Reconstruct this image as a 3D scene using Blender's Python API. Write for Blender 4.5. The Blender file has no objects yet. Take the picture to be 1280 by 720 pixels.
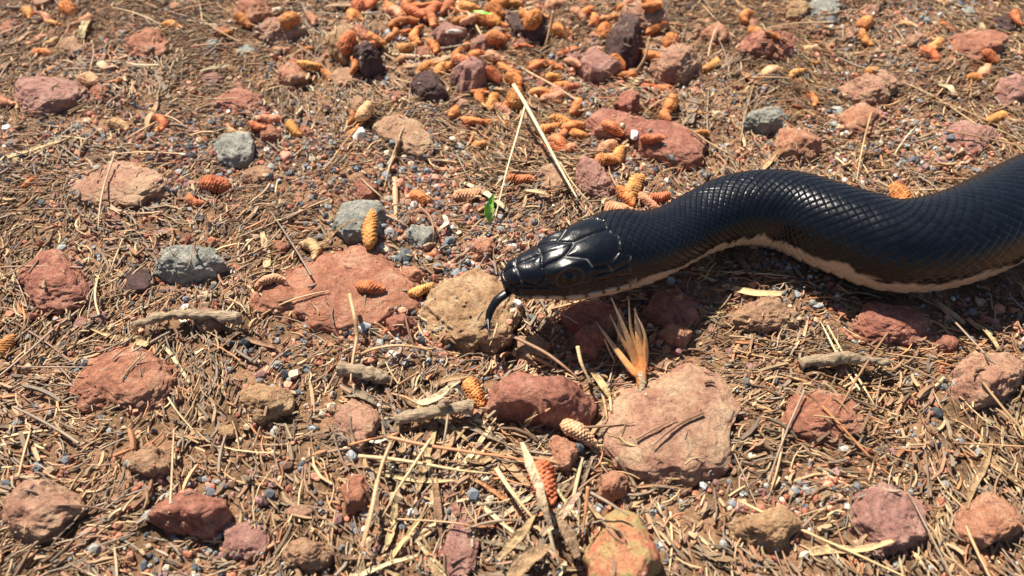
import bpy, bmesh, math, random
import numpy as np
from mathutils import Vector, Matrix
from mathutils.bvhtree import BVHTree

random.seed(7)
rng = np.random.default_rng(11)
S = bpy.context.scene
S.unit_settings.system = 'METRIC'
S.unit_settings.scale_length = 0.01          # one unit is one centimetre
C = S.collection
R = math.radians

# ---------------------------------------------------------------- camera
CAM_H, PITCH, FOV_V = 13.5, 50.0, 46.0
FPX = 360 / math.tan(R(FOV_V / 2))
cd = bpy.data.cameras.new('camera')
cam = bpy.data.objects.new('camera', cd); C.objects.link(cam)
cam.location = (0, 0, CAM_H)
cam.rotation_euler = (R(90 - PITCH), 0, 0)
cd.sensor_width = 36
cd.lens = 18 / (math.tan(R(FOV_V / 2)) * 16 / 9)
cd.clip_start = 0.2; cd.clip_end = 2000
cd.dof.use_dof = True
cd.dof.focus_distance = 16.6
cd.dof.aperture_fstop = 0.18
S.camera = cam

# ---------------------------------------------------------------- light
SUN_EL, SUN_AZ = 55.0, -35.0                 # azimuth measured from +Y (away from the camera), negative = left
w = bpy.data.worlds.new('World'); S.world = w; w.use_nodes = True
nt = w.node_tree
bg = nt.nodes['Background']
sky = nt.nodes.new('ShaderNodeTexSky'); sky.sky_type = 'NISHITA'; sky.sun_disc = False
sky.sun_elevation = R(SUN_EL); sky.sun_rotation = R(SUN_AZ)
nt.links.new(sky.outputs[0], bg.inputs[0]); bg.inputs[1].default_value = 0.05
sd = bpy.data.lights.new('sun', 'SUN'); sd.energy = 5.0; sd.angle = R(0.55); sd.color = (1.0, 0.91, 0.77)
sun = bpy.data.objects.new('sun', sd); C.objects.link(sun)
to_sun = Vector((math.sin(R(SUN_AZ)) * math.cos(R(SUN_EL)), math.cos(R(SUN_AZ)) * math.cos(R(SUN_EL)), math.sin(R(SUN_EL))))
sun.rotation_euler = to_sun.to_track_quat('Z', 'Y').to_euler()
sun.location = to_sun * 60
S.view_settings.view_transform = 'Standard'; S.view_settings.look = 'None'
S.view_settings.exposure = 1.0; S.view_settings.gamma = 1

# ---------------------------------------------------------------- pixel <-> place
_cp, _sp = math.cos(R(PITCH)), math.sin(R(PITCH))
def at(px, py, z=0.0):
    """the point of the horizontal plane at height z seen at a place of the photograph"""
    a = (px - 640) / FPX; b = -(py - 360) / FPX
    d = Vector((a, _cp + b * _sp, -_sp + b * _cp))
    t = (z - CAM_H) / d.z
    return Vector((0, 0, CAM_H)) + d * t
def px_of(p):
    x, y, z = p[0], p[1], p[2] - CAM_H
    dep = y * _cp - z * _sp
    up = y * _sp + z * _cp
    return 640 + FPX * x / dep, 360 - FPX * up / dep
def cm_per_px(p):
    return (p[1] * _cp - (p[2] - CAM_H) * _sp) / FPX

# ---------------------------------------------------------------- noise (numpy)
def _hash(ix, iy, iz, seed):
    h = (ix.astype(np.int64) * 374761393 + iy.astype(np.int64) * 668265263 + iz.astype(np.int64) * 2147483647 + seed * 974634777) & 0xffffffff
    h = ((h ^ (h >> 13)) * 1274126177) & 0xffffffff
    h = ((h ^ (h >> 16)) * 2246822519) & 0xffffffff
    return ((h ^ (h >> 15)) & 0xffff) / 32767.5 - 1.0
def vnoise(p, seed=0):
    p = np.asarray(p, dtype=float); i = np.floor(p).astype(np.int64); f = p - i
    f = f * f * f * (f * (f * 6 - 15) + 10)
    x, y, z = i[..., 0], i[..., 1], i[..., 2]; u, v, q = f[..., 0], f[..., 1], f[..., 2]
    r = 0
    for dx in (0, 1):
        for dy in (0, 1):
            for dz in (0, 1):
                r = r + _hash(x + dx, y + dy, z + dz, seed) * (u if dx else 1 - u) * (v if dy else 1 - v) * (q if dz else 1 - q)
    return r
def fbm(p, octaves=4, seed=0, gain=0.5):
    s = 0; a = 1.0; q = np.asarray(p, float)
    for k in range(octaves):
        s = s + a * vnoise(q, seed + k * 7); a *= gain; q = q * 2.03 + 17.3
    return s

# ---------------------------------------------------------------- materials
def mat(name):
    m = bpy.data.materials.new(name); m.use_nodes = True
    return m, m.node_tree.nodes, m.node_tree.links, m.node_tree.nodes['Principled BSDF']
def noise_node(n, l, scale, detail=6, rough=0.6, coord='Object', dist=0.0):
    tc = n.new('ShaderNodeTexCoord'); t = n.new('ShaderNodeTexNoise')
    t.inputs['Scale'].default_value = scale; t.inputs['Detail'].default_value = detail
    t.inputs['Roughness'].default_value = rough; t.inputs['Distortion'].default_value = dist
    l.new(tc.outputs[coord], t.inputs['Vector'])
    return t
def ramp(n, l, src, stops):
    r = n.new('ShaderNodeValToRGB'); e = r.color_ramp.elements
    while len(e) < len(stops): e.new(0.5)
    for k, (pos, col) in enumerate(stops):
        e[k].position = pos; e[k].color = (*col, 1) if len(col) == 3 else col
    l.new(src, r.inputs[0]); return r
def mix(n, l, a, b, fac, mode='MIX'):
    m = n.new('ShaderNodeMix'); m.data_type = 'RGBA'; m.blend_type = mode
    for sock, v in ((m.inputs[6], a), (m.inputs[7], b), (m.inputs[0], fac)):
        if hasattr(v, 'is_output'): l.new(v, sock)
        elif isinstance(v, (int, float)): sock.default_value = v
        else: sock.default_value = (*v, 1)
    return m.outputs[2]
def bump(n, l, bsdf, src, strength, dist, prev=None):
    b = n.new('ShaderNodeBump'); b.inputs['Strength'].default_value = strength; b.inputs['Distance'].default_value = dist
    l.new(src, b.inputs['Height'])
    if prev: l.new(prev.outputs[0], b.inputs['Normal'])
    l.new(b.outputs[0], bsdf.inputs['Normal']); return b

def stone_mat(name, c1, c2, c3, scale=1.4, grain=9.0, rough=0.85, speck=None, bumpd=0.24, lichen=None):
    m, n, l, b = mat(name)
    a = noise_node(n, l, scale, 8, 0.62, dist=0.6)
    col = ramp(n, l, a.outputs['Fac'], [(0.30, c1), (0.5, c2), (0.68, c3)]).outputs[0]
    g = noise_node(n, l, grain, 5, 0.7)
    gr = ramp(n, l, g.outputs['Fac'], [(0.3, (0.45, 0.42, 0.40)), (0.48, (1, 1, 1)), (0.7, (1.3, 1.3, 1.26))]).outputs[0]
    col = mix(n, l, col, gr, 0.8, 'MULTIPLY')
    if speck:
        v = noise_node(n, l, grain * 1.9, 2, 0.5)
        f = ramp(n, l, v.outputs['Fac'], [(0.62, (0, 0, 0)), (0.68, (1, 1, 1))]).outputs[0]
        col = mix(n, l, col, speck, f)
    if lichen:
        v = noise_node(n, l, 1.7, 9, 0.72, dist=0.8)
        col = mix(n, l, col, lichen, ramp(n, l, v.outputs['Fac'], [(0.50, (0, 0, 0)), (0.56, (0.85, 0.85, 0.85))]).outputs[0])
    l.new(col, b.inputs['Base Color']); b.inputs['Roughness'].default_value = rough
    b.inputs['Specular IOR Level'].default_value = 0.35
    b1 = bump(n, l, b, noise_node(n, l, grain * 0.55, 6, 0.7).outputs['Fac'], 0.9, bumpd)
    bump(n, l, b, noise_node(n, l, grain * 3, 4, 0.8).outputs['Fac'], 0.6, bumpd * 0.35, b1)
    return m

def object_colour_mat(name, scale, grain, rough=0.8, spread=0.5, spec=0.4, bumpd=0.02, attr=None, also=None):
    """colour of the single object (or of a piece, from an attribute) varied by grain"""
    m, n, l, b = mat(name)
    if attr:
        oc = n.new('ShaderNodeAttribute'); oc.attribute_name = attr; src = oc.outputs['Color']
    else:
        oc = n.new('ShaderNodeObjectInfo'); src = oc.outputs['Color']
    a = noise_node(n, l, scale, 6, 0.65)
    lo, hi = 1 - spread, 1 + spread
    f = ramp(n, l, a.outputs['Fac'], [(0.3, (lo, lo, lo)), (0.5, (1, 1, 1)), (0.72, (hi, hi, hi))]).outputs[0]
    col = mix(n, l, src, f, 1.0, 'MULTIPLY')
    if also:
        a2 = n.new('ShaderNodeAttribute'); a2.attribute_name = also; col = mix(n, l, col, a2.outputs['Color'], 1.0, 'MULTIPLY')
    l.new(col, b.inputs['Base Color']); b.inputs['Roughness'].default_value = rough
    b.inputs['Specular IOR Level'].default_value = spec
    bump(n, l, b, noise_node(n, l, grain, 5, 0.7).outputs['Fac'], 0.8, bumpd)
    return m

M = {}
M['red'] = stone_mat('red_sandstone', (0.27, 0.10, 0.06), (0.45, 0.19, 0.115), (0.56, 0.31, 0.20), 1.6, 9)
M['tan'] = stone_mat('ochre_sandstone', (0.33, 0.175, 0.085), (0.50, 0.305, 0.165), (0.64, 0.45, 0.27), 1.9, 7, bumpd=0.34)
M['maroon'] = stone_mat('maroon_stone', (0.25, 0.085, 0.058), (0.41, 0.165, 0.112), (0.56, 0.29, 0.20), 1.9, 9)
M['pink'] = stone_mat('pink_sandstone', (0.33, 0.145, 0.10), (0.50, 0.28, 0.185), (0.60, 0.41, 0.26), 1.6, 9)
M['mossy'] = stone_mat('lichened_red_stone', (0.58, 0.14, 0.08), (0.60, 0.26, 0.14), (0.56, 0.43, 0.19), 2.6, 10, lichen=(0.50, 0.40, 0.17))
M['purple'] = stone_mat('purple_stone', (0.27, 0.12, 0.10), (0.43, 0.22, 0.175), (0.54, 0.33, 0.26), 1.9, 9)
M['dark'] = stone_mat('dark_stone', (0.055, 0.033, 0.03), (0.115, 0.065, 0.058), (0.21, 0.125, 0.11), 1.8, 9)
M['grey'] = stone_mat('grey_stone', (0.20, 0.20, 0.175), (0.34, 0.335, 0.29), (0.52, 0.49, 0.41), 1.9, 10, speck=(0.55, 0.54, 0.5))
M['salmon'] = stone_mat('salmon_clod', (0.40, 0.155, 0.09), (0.58, 0.28, 0.17), (0.66, 0.40, 0.26), 2.2, 10, bumpd=0.30)
M['clay'] = stone_mat('tan_clay', (0.34, 0.185, 0.11), (0.50, 0.29, 0.175), (0.62, 0.43, 0.27), 1.9, 9, bumpd=0.30)
M['pebble'] = object_colour_mat('pebble_stone', 1.3, 6, 0.62, 0.38, 0.5, 0.02)
M['cone'] = object_colour_mat('pollen_cone_scales', 3.5, 9, 0.75, 0.6, 0.3, 0.03, also='scale_tint')
M['gravel'] = object_colour_mat('gravel_grains', 3.0, 14, 0.75, 0.3, 0.4, 0.02, attr='tint')
M['litter'] = object_colour_mat('needle_litter', 1.7, 12, 0.6, 0.42, 0.4, 0.01, attr='tint')

def straw_mat():
    m, n, l, b = mat('dry_needle')
    oc = n.new('ShaderNodeObjectInfo')
    tc = n.new('ShaderNodeTexCoord'); mp = n.new('ShaderNodeMapping'); mp.inputs['Scale'].default_value = (3, 40, 40)
    t = n.new('ShaderNodeTexNoise'); t.inputs['Scale'].default_value = 1.0; t.inputs['Detail'].default_value = 5
    l.new(tc.outputs['Object'], mp.inputs[0]); l.new(mp.outputs[0], t.inputs['Vector'])
    f = ramp(n, l, t.outputs['Fac'], [(0.3, (0.55, 0.52, 0.5)), (0.5, (1, 1, 1)), (0.75, (1.35, 1.3, 1.25))]).outputs[0]
    l.new(mix(n, l, oc.outputs['Color'], f, 1.0, 'MULTIPLY'), b.inputs['Base Color'])
    b.inputs['Roughness'].default_value = 0.5
    bump(n, l, b, t.outputs['Fac'], 0.5, 0.01)
    return m
M['straw'] = straw_mat()

def soil_mat():
    m, n, l, b = mat('soil')
    a = noise_node(n, l, 0.55, 7, 0.65, dist=0.5)
    c = ramp(n, l, a.outputs['Fac'], [(0.3, (0.12, 0.07, 0.04)), (0.45, (0.25, 0.15, 0.085)), (0.56, (0.38, 0.22, 0.13)), (0.70, (0.48, 0.27, 0.175))]).outputs[0]
    g = noise_node(n, l, 9, 6, 0.75)
    gr = ramp(n, l, g.outputs['Fac'], [(0.32, (0.4, 0.38, 0.36)), (0.5, (1, 1, 1)), (0.68, (1.6, 1.5, 1.4))]).outputs[0]
    l.new(mix(n, l, c, gr, 0.9, 'MULTIPLY'), b.inputs['Base Color'])
    b.inputs['Roughness'].default_value = 0.95; b.inputs['Specular IOR Level'].default_value = 0.2
    b1 = bump(n, l, b, noise_node(n, l, 5, 8, 0.75).outputs['Fac'], 1.0, 0.16)
    bump(n, l, b, noise_node(n, l, 22, 4, 0.7).outputs['Fac'], 0.8, 0.04, b1)
    return m
M['soil'] = soil_mat()

# ---------------------------------------------------------------- mesh helpers
def mesh_np(name, V, F, smooth=True, m=None):
    me = bpy.data.meshes.new(name)
    V = np.asarray(V, dtype=np.float32); F = np.asarray(F, dtype=np.int32)
    nf, k = F.shape
    me.vertices.add(len(V)); me.vertices.foreach_set('co', V.ravel())
    me.loops.add(nf * k); me.loops.foreach_set('vertex_index', F.ravel())
    me.polygons.add(nf); me.polygons.foreach_set('loop_start', np.arange(0, nf * k, k, dtype=np.int32))
    me.polygons.foreach_set('loop_total', np.full(nf, k, dtype=np.int32))
    me.polygons.foreach_set('use_smooth', np.full(nf, smooth, dtype=bool))
    me.update(calc_edges=True); me.validate()
    if m: me.materials.append(m)
    return me
def colour_attr(me, name, cols):
    a = me.color_attributes.new(name, 'FLOAT_COLOR', 'POINT')
    c = np.ones((len(cols), 4), dtype=np.float32); c[:, :3] = cols
    a.data.foreach_set('color', c.ravel())
def link(name, me, loc=(0, 0, 0), parent=None):
    o = bpy.data.objects.new(name, me); C.objects.link(o); o.location = loc
    if parent: o.parent = parent
    return o
def tag(o, label=None, cat=None, group=None, kind=None):
    if label: o['label'] = label
    if cat: o['category'] = cat
    if group: o['group'] = group
    if kind: o['kind'] = kind
    return o
_ico = {}
def ico(sub):
    if sub not in _ico:
        bm = bmesh.new(); bmesh.ops.create_icosphere(bm, subdivisions=sub, radius=1.0)
        V = np.array([v.co[:] for v in bm.verts]); F = np.array([[v.index for v in f.verts] for f in bm.faces]); bm.free()
        _ico[sub] = (V / np.linalg.norm(V, axis=1, keepdims=True), F)
    return _ico[sub]

# ---------------------------------------------------------------- ground
def ground_h(x, y):
    p = np.stack([np.asarray(x, float), np.asarray(y, float), np.zeros_like(np.asarray(x, float))], -1)
    d = np.hypot(p[..., 0], p[..., 1] - 14)
    h = 0.16 * vnoise(p / 3.1, 3) + 0.10 * vnoise(p / 1.15, 5) + 0.05 * fbm(p / 0.42, 2, 9) + 0.028 * vnoise(p / 0.13, 12)
    return h + np.clip((d - 40) / 60, 0, 1) * 2.0 * vnoise(p / 40, 30)
def axis(lo, hi, step, far):
    a = list(np.arange(lo, hi, step)); s = step
    up = [a[-1]]
    while up[-1] < far: s *= 1.25; up.append(up[-1] + s)
    s = step; dn = [a[0]]
    while dn[-1] > -far: s *= 1.25; dn.append(dn[-1] - s)
    return np.array(dn[:0:-1] + a + up[1:])
gx, gy = axis(-24, 24, 0.085, 600), axis(2, 30, 0.085, 600)
X, Y = np.meshgrid(gx, gy)
Z = ground_h(X, Y)
nx, ny = len(gx), len(gy)
idx = np.arange(nx * ny).reshape(ny, nx)
GF = np.stack([idx[:-1, :-1], idx[:-1, 1:], idx[1:, 1:], idx[1:, :-1]], -1).reshape(-1, 4)
GV = np.stack([X, Y, Z], -1).reshape(-1, 3)
g = link('ground', mesh_np('ground', GV, GF, True, M['soil'])); tag(g, kind='structure')

# ---------------------------------------------------------------- stones
def polar_radius(poly, th):
    """distance from the centre to a polygon's edge in each direction"""
    P = np.asarray(poly); Q = np.roll(P, -1, 0); best = np.zeros_like(th)
    dx, dy = np.cos(th), np.sin(th)
    for (x1, y1), (x2, y2) in zip(P, Q):
        ex, ey = x2 - x1, y2 - y1
        det = ex * dy - ey * dx; det = np.where(np.abs(det) < 1e-9, 1e-9, det)
        t = (ex * y1 - ey * x1) / det * -1
        t = (ey * x1 - ex * y1) / -det
        u = (dx * y1 - dy * x1) / -det * -1
        u = (dy * x1 - dx * y1) / -det
        ok = (t > 0) & (u >= -1e-6) & (u <= 1 + 1e-6)
        best = np.where(ok & (t > best), t, best)
    return best
rock_bvh_v, rock_bvh_f = [], []
_seed = [100]
def rock_shape(sub, seed, facets=6, cut=0.80, rough=0.10, flat=0.62):
    V, F = ico(sub); V = V.copy()
    r = random.Random(seed)
    for k in range(facets):
        n = Vector((r.uniform(-1, 1), r.uniform(-1, 1), r.uniform(-0.15, 1.0))).normalized(); d = r.uniform(cut, cut + 0.14)
        ex = np.maximum(0, V @ np.array(n) - d)
        V -= np.outer(ex * 0.93, np.array(n))
    N = V / np.linalg.norm(V, axis=1, keepdims=True)
    V += N * (rough * fbm(V * 1.5 + seed, 3, seed) + (rough * 0.25 * np.clip(vnoise(V * 5.5 + seed, seed + 3), -1, 0.15) if sub > 4 else 0) + (rough * 0.10 * fbm(V * 24, 2, seed + 13) if sub > 4 else 0) + rough * 0.45 * (0.4 - np.abs(fbm(V * 3.7 + seed, 3, seed + 5))) + rough * 0.22 * fbm(V * 11, 3, seed + 9))[:, None]
    return V, F
def stone(pts, h, m, label, z0=None, sub=6, facets=8, rough=0.12, cut=0.72, tilt=0.0, group=None, embed=0.45, top=0.55):
    _seed[0] += 13; sd_ = _seed[0]
    P = [at(x, y, 0.3 * h) for x, y in pts]
    # polygon centre by its area
    A = cx = cy = 0.0
    for p, q in zip(P, P[1:] + P[:1]):
        c = p.x * q.y - q.x * p.y; A += c; cx += (p.x + q.x) * c; cy += (p.y + q.y) * c
    cx /= 3 * A; cy /= 3 * A
    V, F = rock_shape(sub, sd_, facets, cut, rough)
    th = np.arctan2(V[:, 1], V[:, 0]); rr = polar_radius([(p.x - cx, p.y - cy) for p in P], th)
    k = np.hypot(V[:, 0], V[:, 1]); kk = np.minimum(k, 1.25)
    rr = rr * (1 + 0.055 * vnoise(np.stack([np.cos(th) * 3.2, np.sin(th) * 3.2, V[:, 2] * 0.6 + sd_], 1), 5) + 0.035 * vnoise(np.stack([np.cos(th) * 8, np.sin(th) * 8, V[:, 2] * 1.5 + sd_], 1), 6))
    hor = rr * np.power(kk, 0.75)
    zz = np.where(V[:, 2] > 0, np.power(np.abs(V[:, 2]), 0.85) * h, -np.abs(V[:, 2]) * h * embed)
    W = np.stack([np.cos(th) * hor, np.sin(th) * hor, zz + tilt * np.sin(th) * hor], 1)
    gz = float(ground_h(np.array([cx]), np.array([cy]))[0]) if z0 is None else z0
    gz = gz * 0.5 if z0 is None else z0
    base = Vector((cx, cy, gz))
    o = link('stone', mesh_np('stone', W, F, True, M[m]), base)
    tag(o, label, 'stone', group)
    n0 = sum(len(v) for v in rock_bvh_v)
    rock_bvh_v.append(W + np.array(base)); rock_bvh_f.append(F + n0)
    s = px_of(base)
    return o

BIG = [
 # outline in the photograph, height, material, label, options
 ([(352,330),(395,308),(440,308),(474,312),(497,330),(512,346),(528,352),(534,378),(522,392),(497,398),(480,418),(440,420),(392,412),(356,380)], 0.48, 'red', 'broad flat salmon red slab under the scaly orange cone left of the tan rock', dict(facets=5, rough=0.07)),
 ([(523,388),(534,366),(556,344),(588,337),(618,347),(642,368),(650,392),(640,428),(618,440),(580,438),(546,432),(528,414)], 0.62, 'tan', 'rough ochre tan rock directly below the tongue of the snake', dict(facets=4, rough=0.15, cut=0.8)),
 ([(603,486),(612,476),(645,470),(692,470),(735,478),(749,496),(744,526),(720,537),(680,536),(630,524),(604,508)], 1.0, 'maroon', 'dark maroon block shaped stone with flat top in the lower middle', dict(facets=7, rough=0.06, cut=0.70)),
 ([(757,505),(775,480),(800,463),(850,452),(905,462),(930,510),(915,580),(870,612),(830,606),(795,600),(766,582),(753,550)], 0.5, 'pink', 'large pinkish tan slab below the tuft of orange needles', dict(facets=5, rough=0.075)),
 ([(733,700),(733,662),(752,640),(775,634),(800,640),(816,668),(830,705),(818,748),(775,760),(742,745)], 0.85, 'mossy', 'orange red stone with yellowish lichen at the bottom right', dict(facets=5, rough=0.06)),
 ([(742,606),(750,590),(770,586),(785,594),(784,614),(766,624),(748,620)], 0.45, 'salmon', 'small round salmon stone just above the lichened red stone', dict(sub=5)),
 ([(681,566),(688,548),(706,544),(722,554),(724,574),(712,590),(694,590)], 0.45, 'salmon', 'small crumbly salmon stone below the dark maroon block', dict(sub=5, rough=0.14)),
 ([(548,606),(566,582),(600,586),(598,622),(602,668),(592,712),(562,720),(554,690),(562,650),(554,628)], 0.15, 'purple', 'long narrow purple brown ridge of clay among the lower needles', dict(facets=3, rough=0.2)),
 ([(415,510),(440,494),(466,502),(480,528),(474,552),(452,566),(420,560)], 0.5, 'pink', 'pale pink stone at the left, beside the broken tan twig', dict()),
 ([(425,610),(436,590),(458,596),(464,620),(456,640),(432,642)], 0.45, 'red', 'rough red stone at the lower left, beside long dry needles', dict(sub=5)),
 ([(416,285),(424,262),(448,254),(474,256),(487,268),(482,290),(462,304),(432,306)], 0.6, 'grey', 'pale grey stone behind the upright orange cone at the left', dict(facets=7, rough=0.08)),
 ([(505,303),(514,287),(530,280),(543,288),(546,303),(534,314),(516,311)], 0.42, 'grey', 'mid grey angular stone between upright cone and the green leaf', dict(sub=5, facets=8)),
 ([(586,318),(592,306),(606,301),(620,306),(624,317),(612,328),(594,328)], 0.35, 'salmon', 'crumbly salmon clod left of the snout of the snake', dict(sub=5, rough=0.16)),
 ([(499,348),(506,336),(520,335),(532,342),(535,352),(520,358),(506,358)], 0.35, 'salmon', 'crumbly salmon clod on the right end of the red slab', dict(sub=5, rough=0.14)),
 ([(480,410),(490,398),(506,395),(520,402),(526,414),(514,424),(492,424)], 0.5, 'maroon', 'small rusty brown stone between the red slab and pale blue pebble', dict(sub=5, rough=0.13)),
 ([(466,158),(478,144),(500,142),(524,152),(544,172),(548,188),(524,196),(500,188),(478,174)], 0.4, 'clay', 'flat crumbly tan clod of clay in the upper left', dict(rough=0.13, facets=4)),
 ([(561,96),(570,80),(592,74),(612,78),(614,94),(600,108),(576,112)], 0.85, 'purple', 'upright pinkish purple stone in the upper middle', dict(facets=8, rough=0.06, cut=0.70)),
 ([(512,108),(520,95),(540,92),(556,100),(560,116),(544,124),(522,120)], 0.6, 'dark', 'dark plum coloured stone left of the upright purple stone', dict(facets=7)),
 ([(721,84),(728,68),(744,60),(764,70),(776,84),(760,94),(736,98)], 0.75, 'purple', 'purple red wedge shaped stone in the upper right', dict(facets=8, rough=0.06, cut=0.70)),
 ([(755,62),(760,40),(778,28),(800,34),(806,56),(796,76),(772,76)], 1.25, 'dark', 'tall dark maroon rock with shaded front near the top right', dict(facets=8, rough=0.07, cut=0.70)),
 ([(768,22),(784,8),(812,4),(834,14),(834,32),(812,40),(784,36)], 0.8, 'pink', 'pale pink boulder behind the tall dark maroon rock', dict(facets=5)),
 ([(812,80),(822,60),(846,52),(872,64),(876,90),(850,102),(822,98)], 0.8, 'pink', 'pale pink boulder at the right of the purple wedge stone', dict(facets=5)),
 ([(766,134),(772,122),(786,117),(800,124),(803,136),(790,144),(772,143)], 0.55, 'maroon', 'rounded rusty red stone above the long red slab', dict(sub=5)),
 ([(722,152),(742,138),(772,142),(808,152),(850,158),(884,176),(880,200),(846,206),(810,196),(776,176),(738,168)], 0.55, 'maroon', 'long red slab sloping down to the right in the upper right', dict(facets=4, rough=0.08)),
 ([(712,212),(722,201),(742,203),(760,220),(772,238),(760,248),(736,246),(718,232)], 0.6, 'purple', 'purple brown stone behind the top of the snake head', dict(facets=8, cut=0.70)),
 ([(664,222),(676,210),(694,207),(708,220),(710,240),(696,250),(672,246)], 0.35, 'clay', 'low tan brown clod crossed by the pale straw stem', dict(rough=0.12)),
 ([(432,80),(440,62),(462,58),(478,66),(476,82),(456,90)], 1.0, 'dark', 'dark shaded rock left of the dark plum coloured stone', dict(facets=7)),
 ([(628,28),(640,12),(664,8),(684,20),(690,40),(668,50),(640,44)], 0.55, 'dark', 'dark low stone standing in for a shaded hollow near the top', dict(facets=6)),  # dark stone put in for the shade of a hollow
 ([(538,42),(552,32),(572,32),(584,42),(570,52),(548,52)], 0.5, 'purple', 'faded purple stone behind the white flakes at the top', dict(sub=5)),
 ([(588,52),(600,44),(616,46),(622,58),(606,66),(592,62)], 0.45, 'purple', 'faded purple stone behind the upright purple stone', dict(sub=5)),
 ([(695,398),(715,380),(748,376),(776,388),(784,408),(762,420),(720,418),(700,412)], 0.4, 'maroon', 'flat brown stone in the shadow under the snake head', dict(facets=4)),
 ([(716,424),(722,410),(738,404),(756,412),(760,428),(746,444),(726,442)], 0.55, 'maroon', 'round brown stone in shadow left of the needle tuft', dict(sub=5)),
 ([(806,386),(818,370),(846,364),(878,376),(880,400),(850,410),(816,404)], 0.5, 'maroon', 'flat brown stone in shadow right of the needle tuft', dict()),
 ([(822,416),(830,404),(850,404),(864,416),(858,430),(836,430)], 0.45, 'salmon', 'reddish stone right of the needle tuft at the shadow edge', dict(sub=5)),
 ([(436,132),(442,122),(454,122),(462,134),(456,146),(440,146)], 0.55, 'clay', 'rounded tan lump behind the white stone at the left', dict(sub=5)),
 ([(440,232),(446,224),(462,226),(474,236),(466,248),(446,246)], 0.3, 'maroon', 'flat reddish stone behind the pale grey stone', dict(sub=5)),
 ([(640,440),(648,420),(672,416),(690,428),(684,446),(660,452)], 0.22, 'clay', 'flat tan clod in the needle litter below the snout', dict(sub=5)),
]
for pts, h, m, label, opt in BIG: stone(pts, h, m, label, **opt)

def blob(px, py, rx, ry, n=9, seed=0):
    r = random.Random(seed + int(px * 7 + py)); o = []
    for k in range(n):
        a = 2 * math.pi * k / n; f = r.uniform(0.82, 1.15)
        o.append((px + rx * f * math.cos(a), py + ry * f * math.sin(a)))
    return o
SIDE = [
 (60,120,58,24,0.9,'purple','broad purple stone at the far left, upper part of the view'),
 (190,60,44,17,0.8,'red','red stone in the upper left quarter of the view'),
 (300,130,36,18,0.7,'maroon','rusty maroon stone left of the flat crumbly tan clod'),
 (350,36,30,12,0.7,'pink','pale pink stone near the top, left of the orange cones'),
 (150,230,62,30,0.7,'pink','wide pale pink slab at the left, above the grey stone'),
 (325,218,26,15,0.45,'clay','small tan clod left of the patch of blue gravel'),
 (60,350,52,34,0.9,'maroon','big maroon stone at the far left middle'),
 (230,330,44,27,0.7,'grey','large grey stone left of the salmon red slab'),
 (150,480,66,44,0.8,'red','large red slab at the left, lower middle'),
 (330,500,34,24,0.5,'tan','ochre tan stone left of the pale pink stone'),
 (50,640,60,46,0.9,'pink','large pink slab in the bottom left corner'),
 (240,640,50,38,0.7,'maroon','maroon stone at the bottom, left of the rough red stone'),
 (380,690,30,24,0.5,'clay','tan clod at the bottom, left of the long dry needles'),
 (960,60,46,19,0.8,'maroon','maroon stone at the top, right of the pink boulders'),
 (1090,110,40,20,0.8,'pink','pale pink stone at the upper right, behind the snake body'),
 (1220,60,50,18,0.9,'red','red stone in the top right corner'),
 (960,150,32,17,0.6,'grey','grey stone behind the snake body, right of the red slab'),
 (1210,170,44,22,0.7,'purple','purple stone at the far right, behind the snake body'),
 (960,395,46,28,0.6,'clay','flat tan clod in front of the snake body'),
 (1120,400,52,32,0.8,'maroon','maroon stone in front of the snake body at the right'),
 (1235,470,46,34,0.8,'pink','pink stone at the far right, lower middle'),
 (1030,520,56,38,0.7,'red','red slab right of the large pinkish tan slab'),
 (960,660,42,34,0.6,'tan','ochre tan stone at the bottom, right of the lichened stone'),
 (1110,650,56,42,0.9,'purple','purple stone at the bottom right'),
 (1240,650,44,38,0.7,'salmon','salmon stone in the bottom right corner'),
]
for px, py, rx, ry, h, m, label in SIDE:
    q_ = random.Random(int(px)); stone(blob(px, py, rx * q_.uniform(0.8, 1.2), ry * q_.uniform(0.8, 1.15), 11), h * q_.uniform(0.55, 0.95), m, label, facets=9, rough=0.13, embed=0.8)

loose_stones = []
def free_spot(px, py, r):
    p = at(px, py, 0)
    return all(math.hypot(p.x - a, p.y - b_) > (r + c) * 0.8 for a, b_, c in taken)
taken = []
for pts, h, m, label, opt in BIG:
    p = at(sum(q[0] for q in pts) / len(pts), sum(q[1] for q in pts) / len(pts), 0); w_ = (max(q[0] for q in pts) - min(q[0] for q in pts)) / 2; taken.append((p.x, p.y, w_ * cm_per_px(p)))
for px, py, rx, ry, h, m, label in SIDE:
    p = at(px, py, 0); taken.append((p.x, p.y, rx * cm_per_px(p)))
rs_ = random.Random(5); k_ = 0
while k_ < 185:
    x, y = rs_.uniform(-21, 21), rs_.uniform(4, 27); px, py = px_of((x, y, 0))
    if not (-20 < px < 1300 and -10 < py < 735): continue
    inside = 436 < px < 848
    if inside == (k_ < 70): continue
    r = rs_.choice([0.12, 0.14, 0.17, 0.2, 0.25, 0.3]) if inside else rs_.choice([0.2, 0.25, 0.3, 0.4, 0.55, 0.8])
    if px > 620 and 215 < py < 400: continue
    if not free_spot(px, py, r): continue
    mm = rs_.choice(['salmon', 'salmon', 'clay', 'maroon', 'purple', 'red', 'pink'] + ([] if inside else ['tan', 'grey', 'dark']))
    rp = r / cm_per_px((x, y, 0))
    o = stone(blob(px, py, rp, rp * 0.7, 8, k_), r * rs_.uniform(0.4, 0.9), mm, None, sub=3 if r < 0.18 else (4 if r < 0.35 else 5), facets=6, rough=0.16, embed=0.8)
    taken.append((x, y, r)); loose_stones.append((o, mm, r)); k_ += 1

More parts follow.
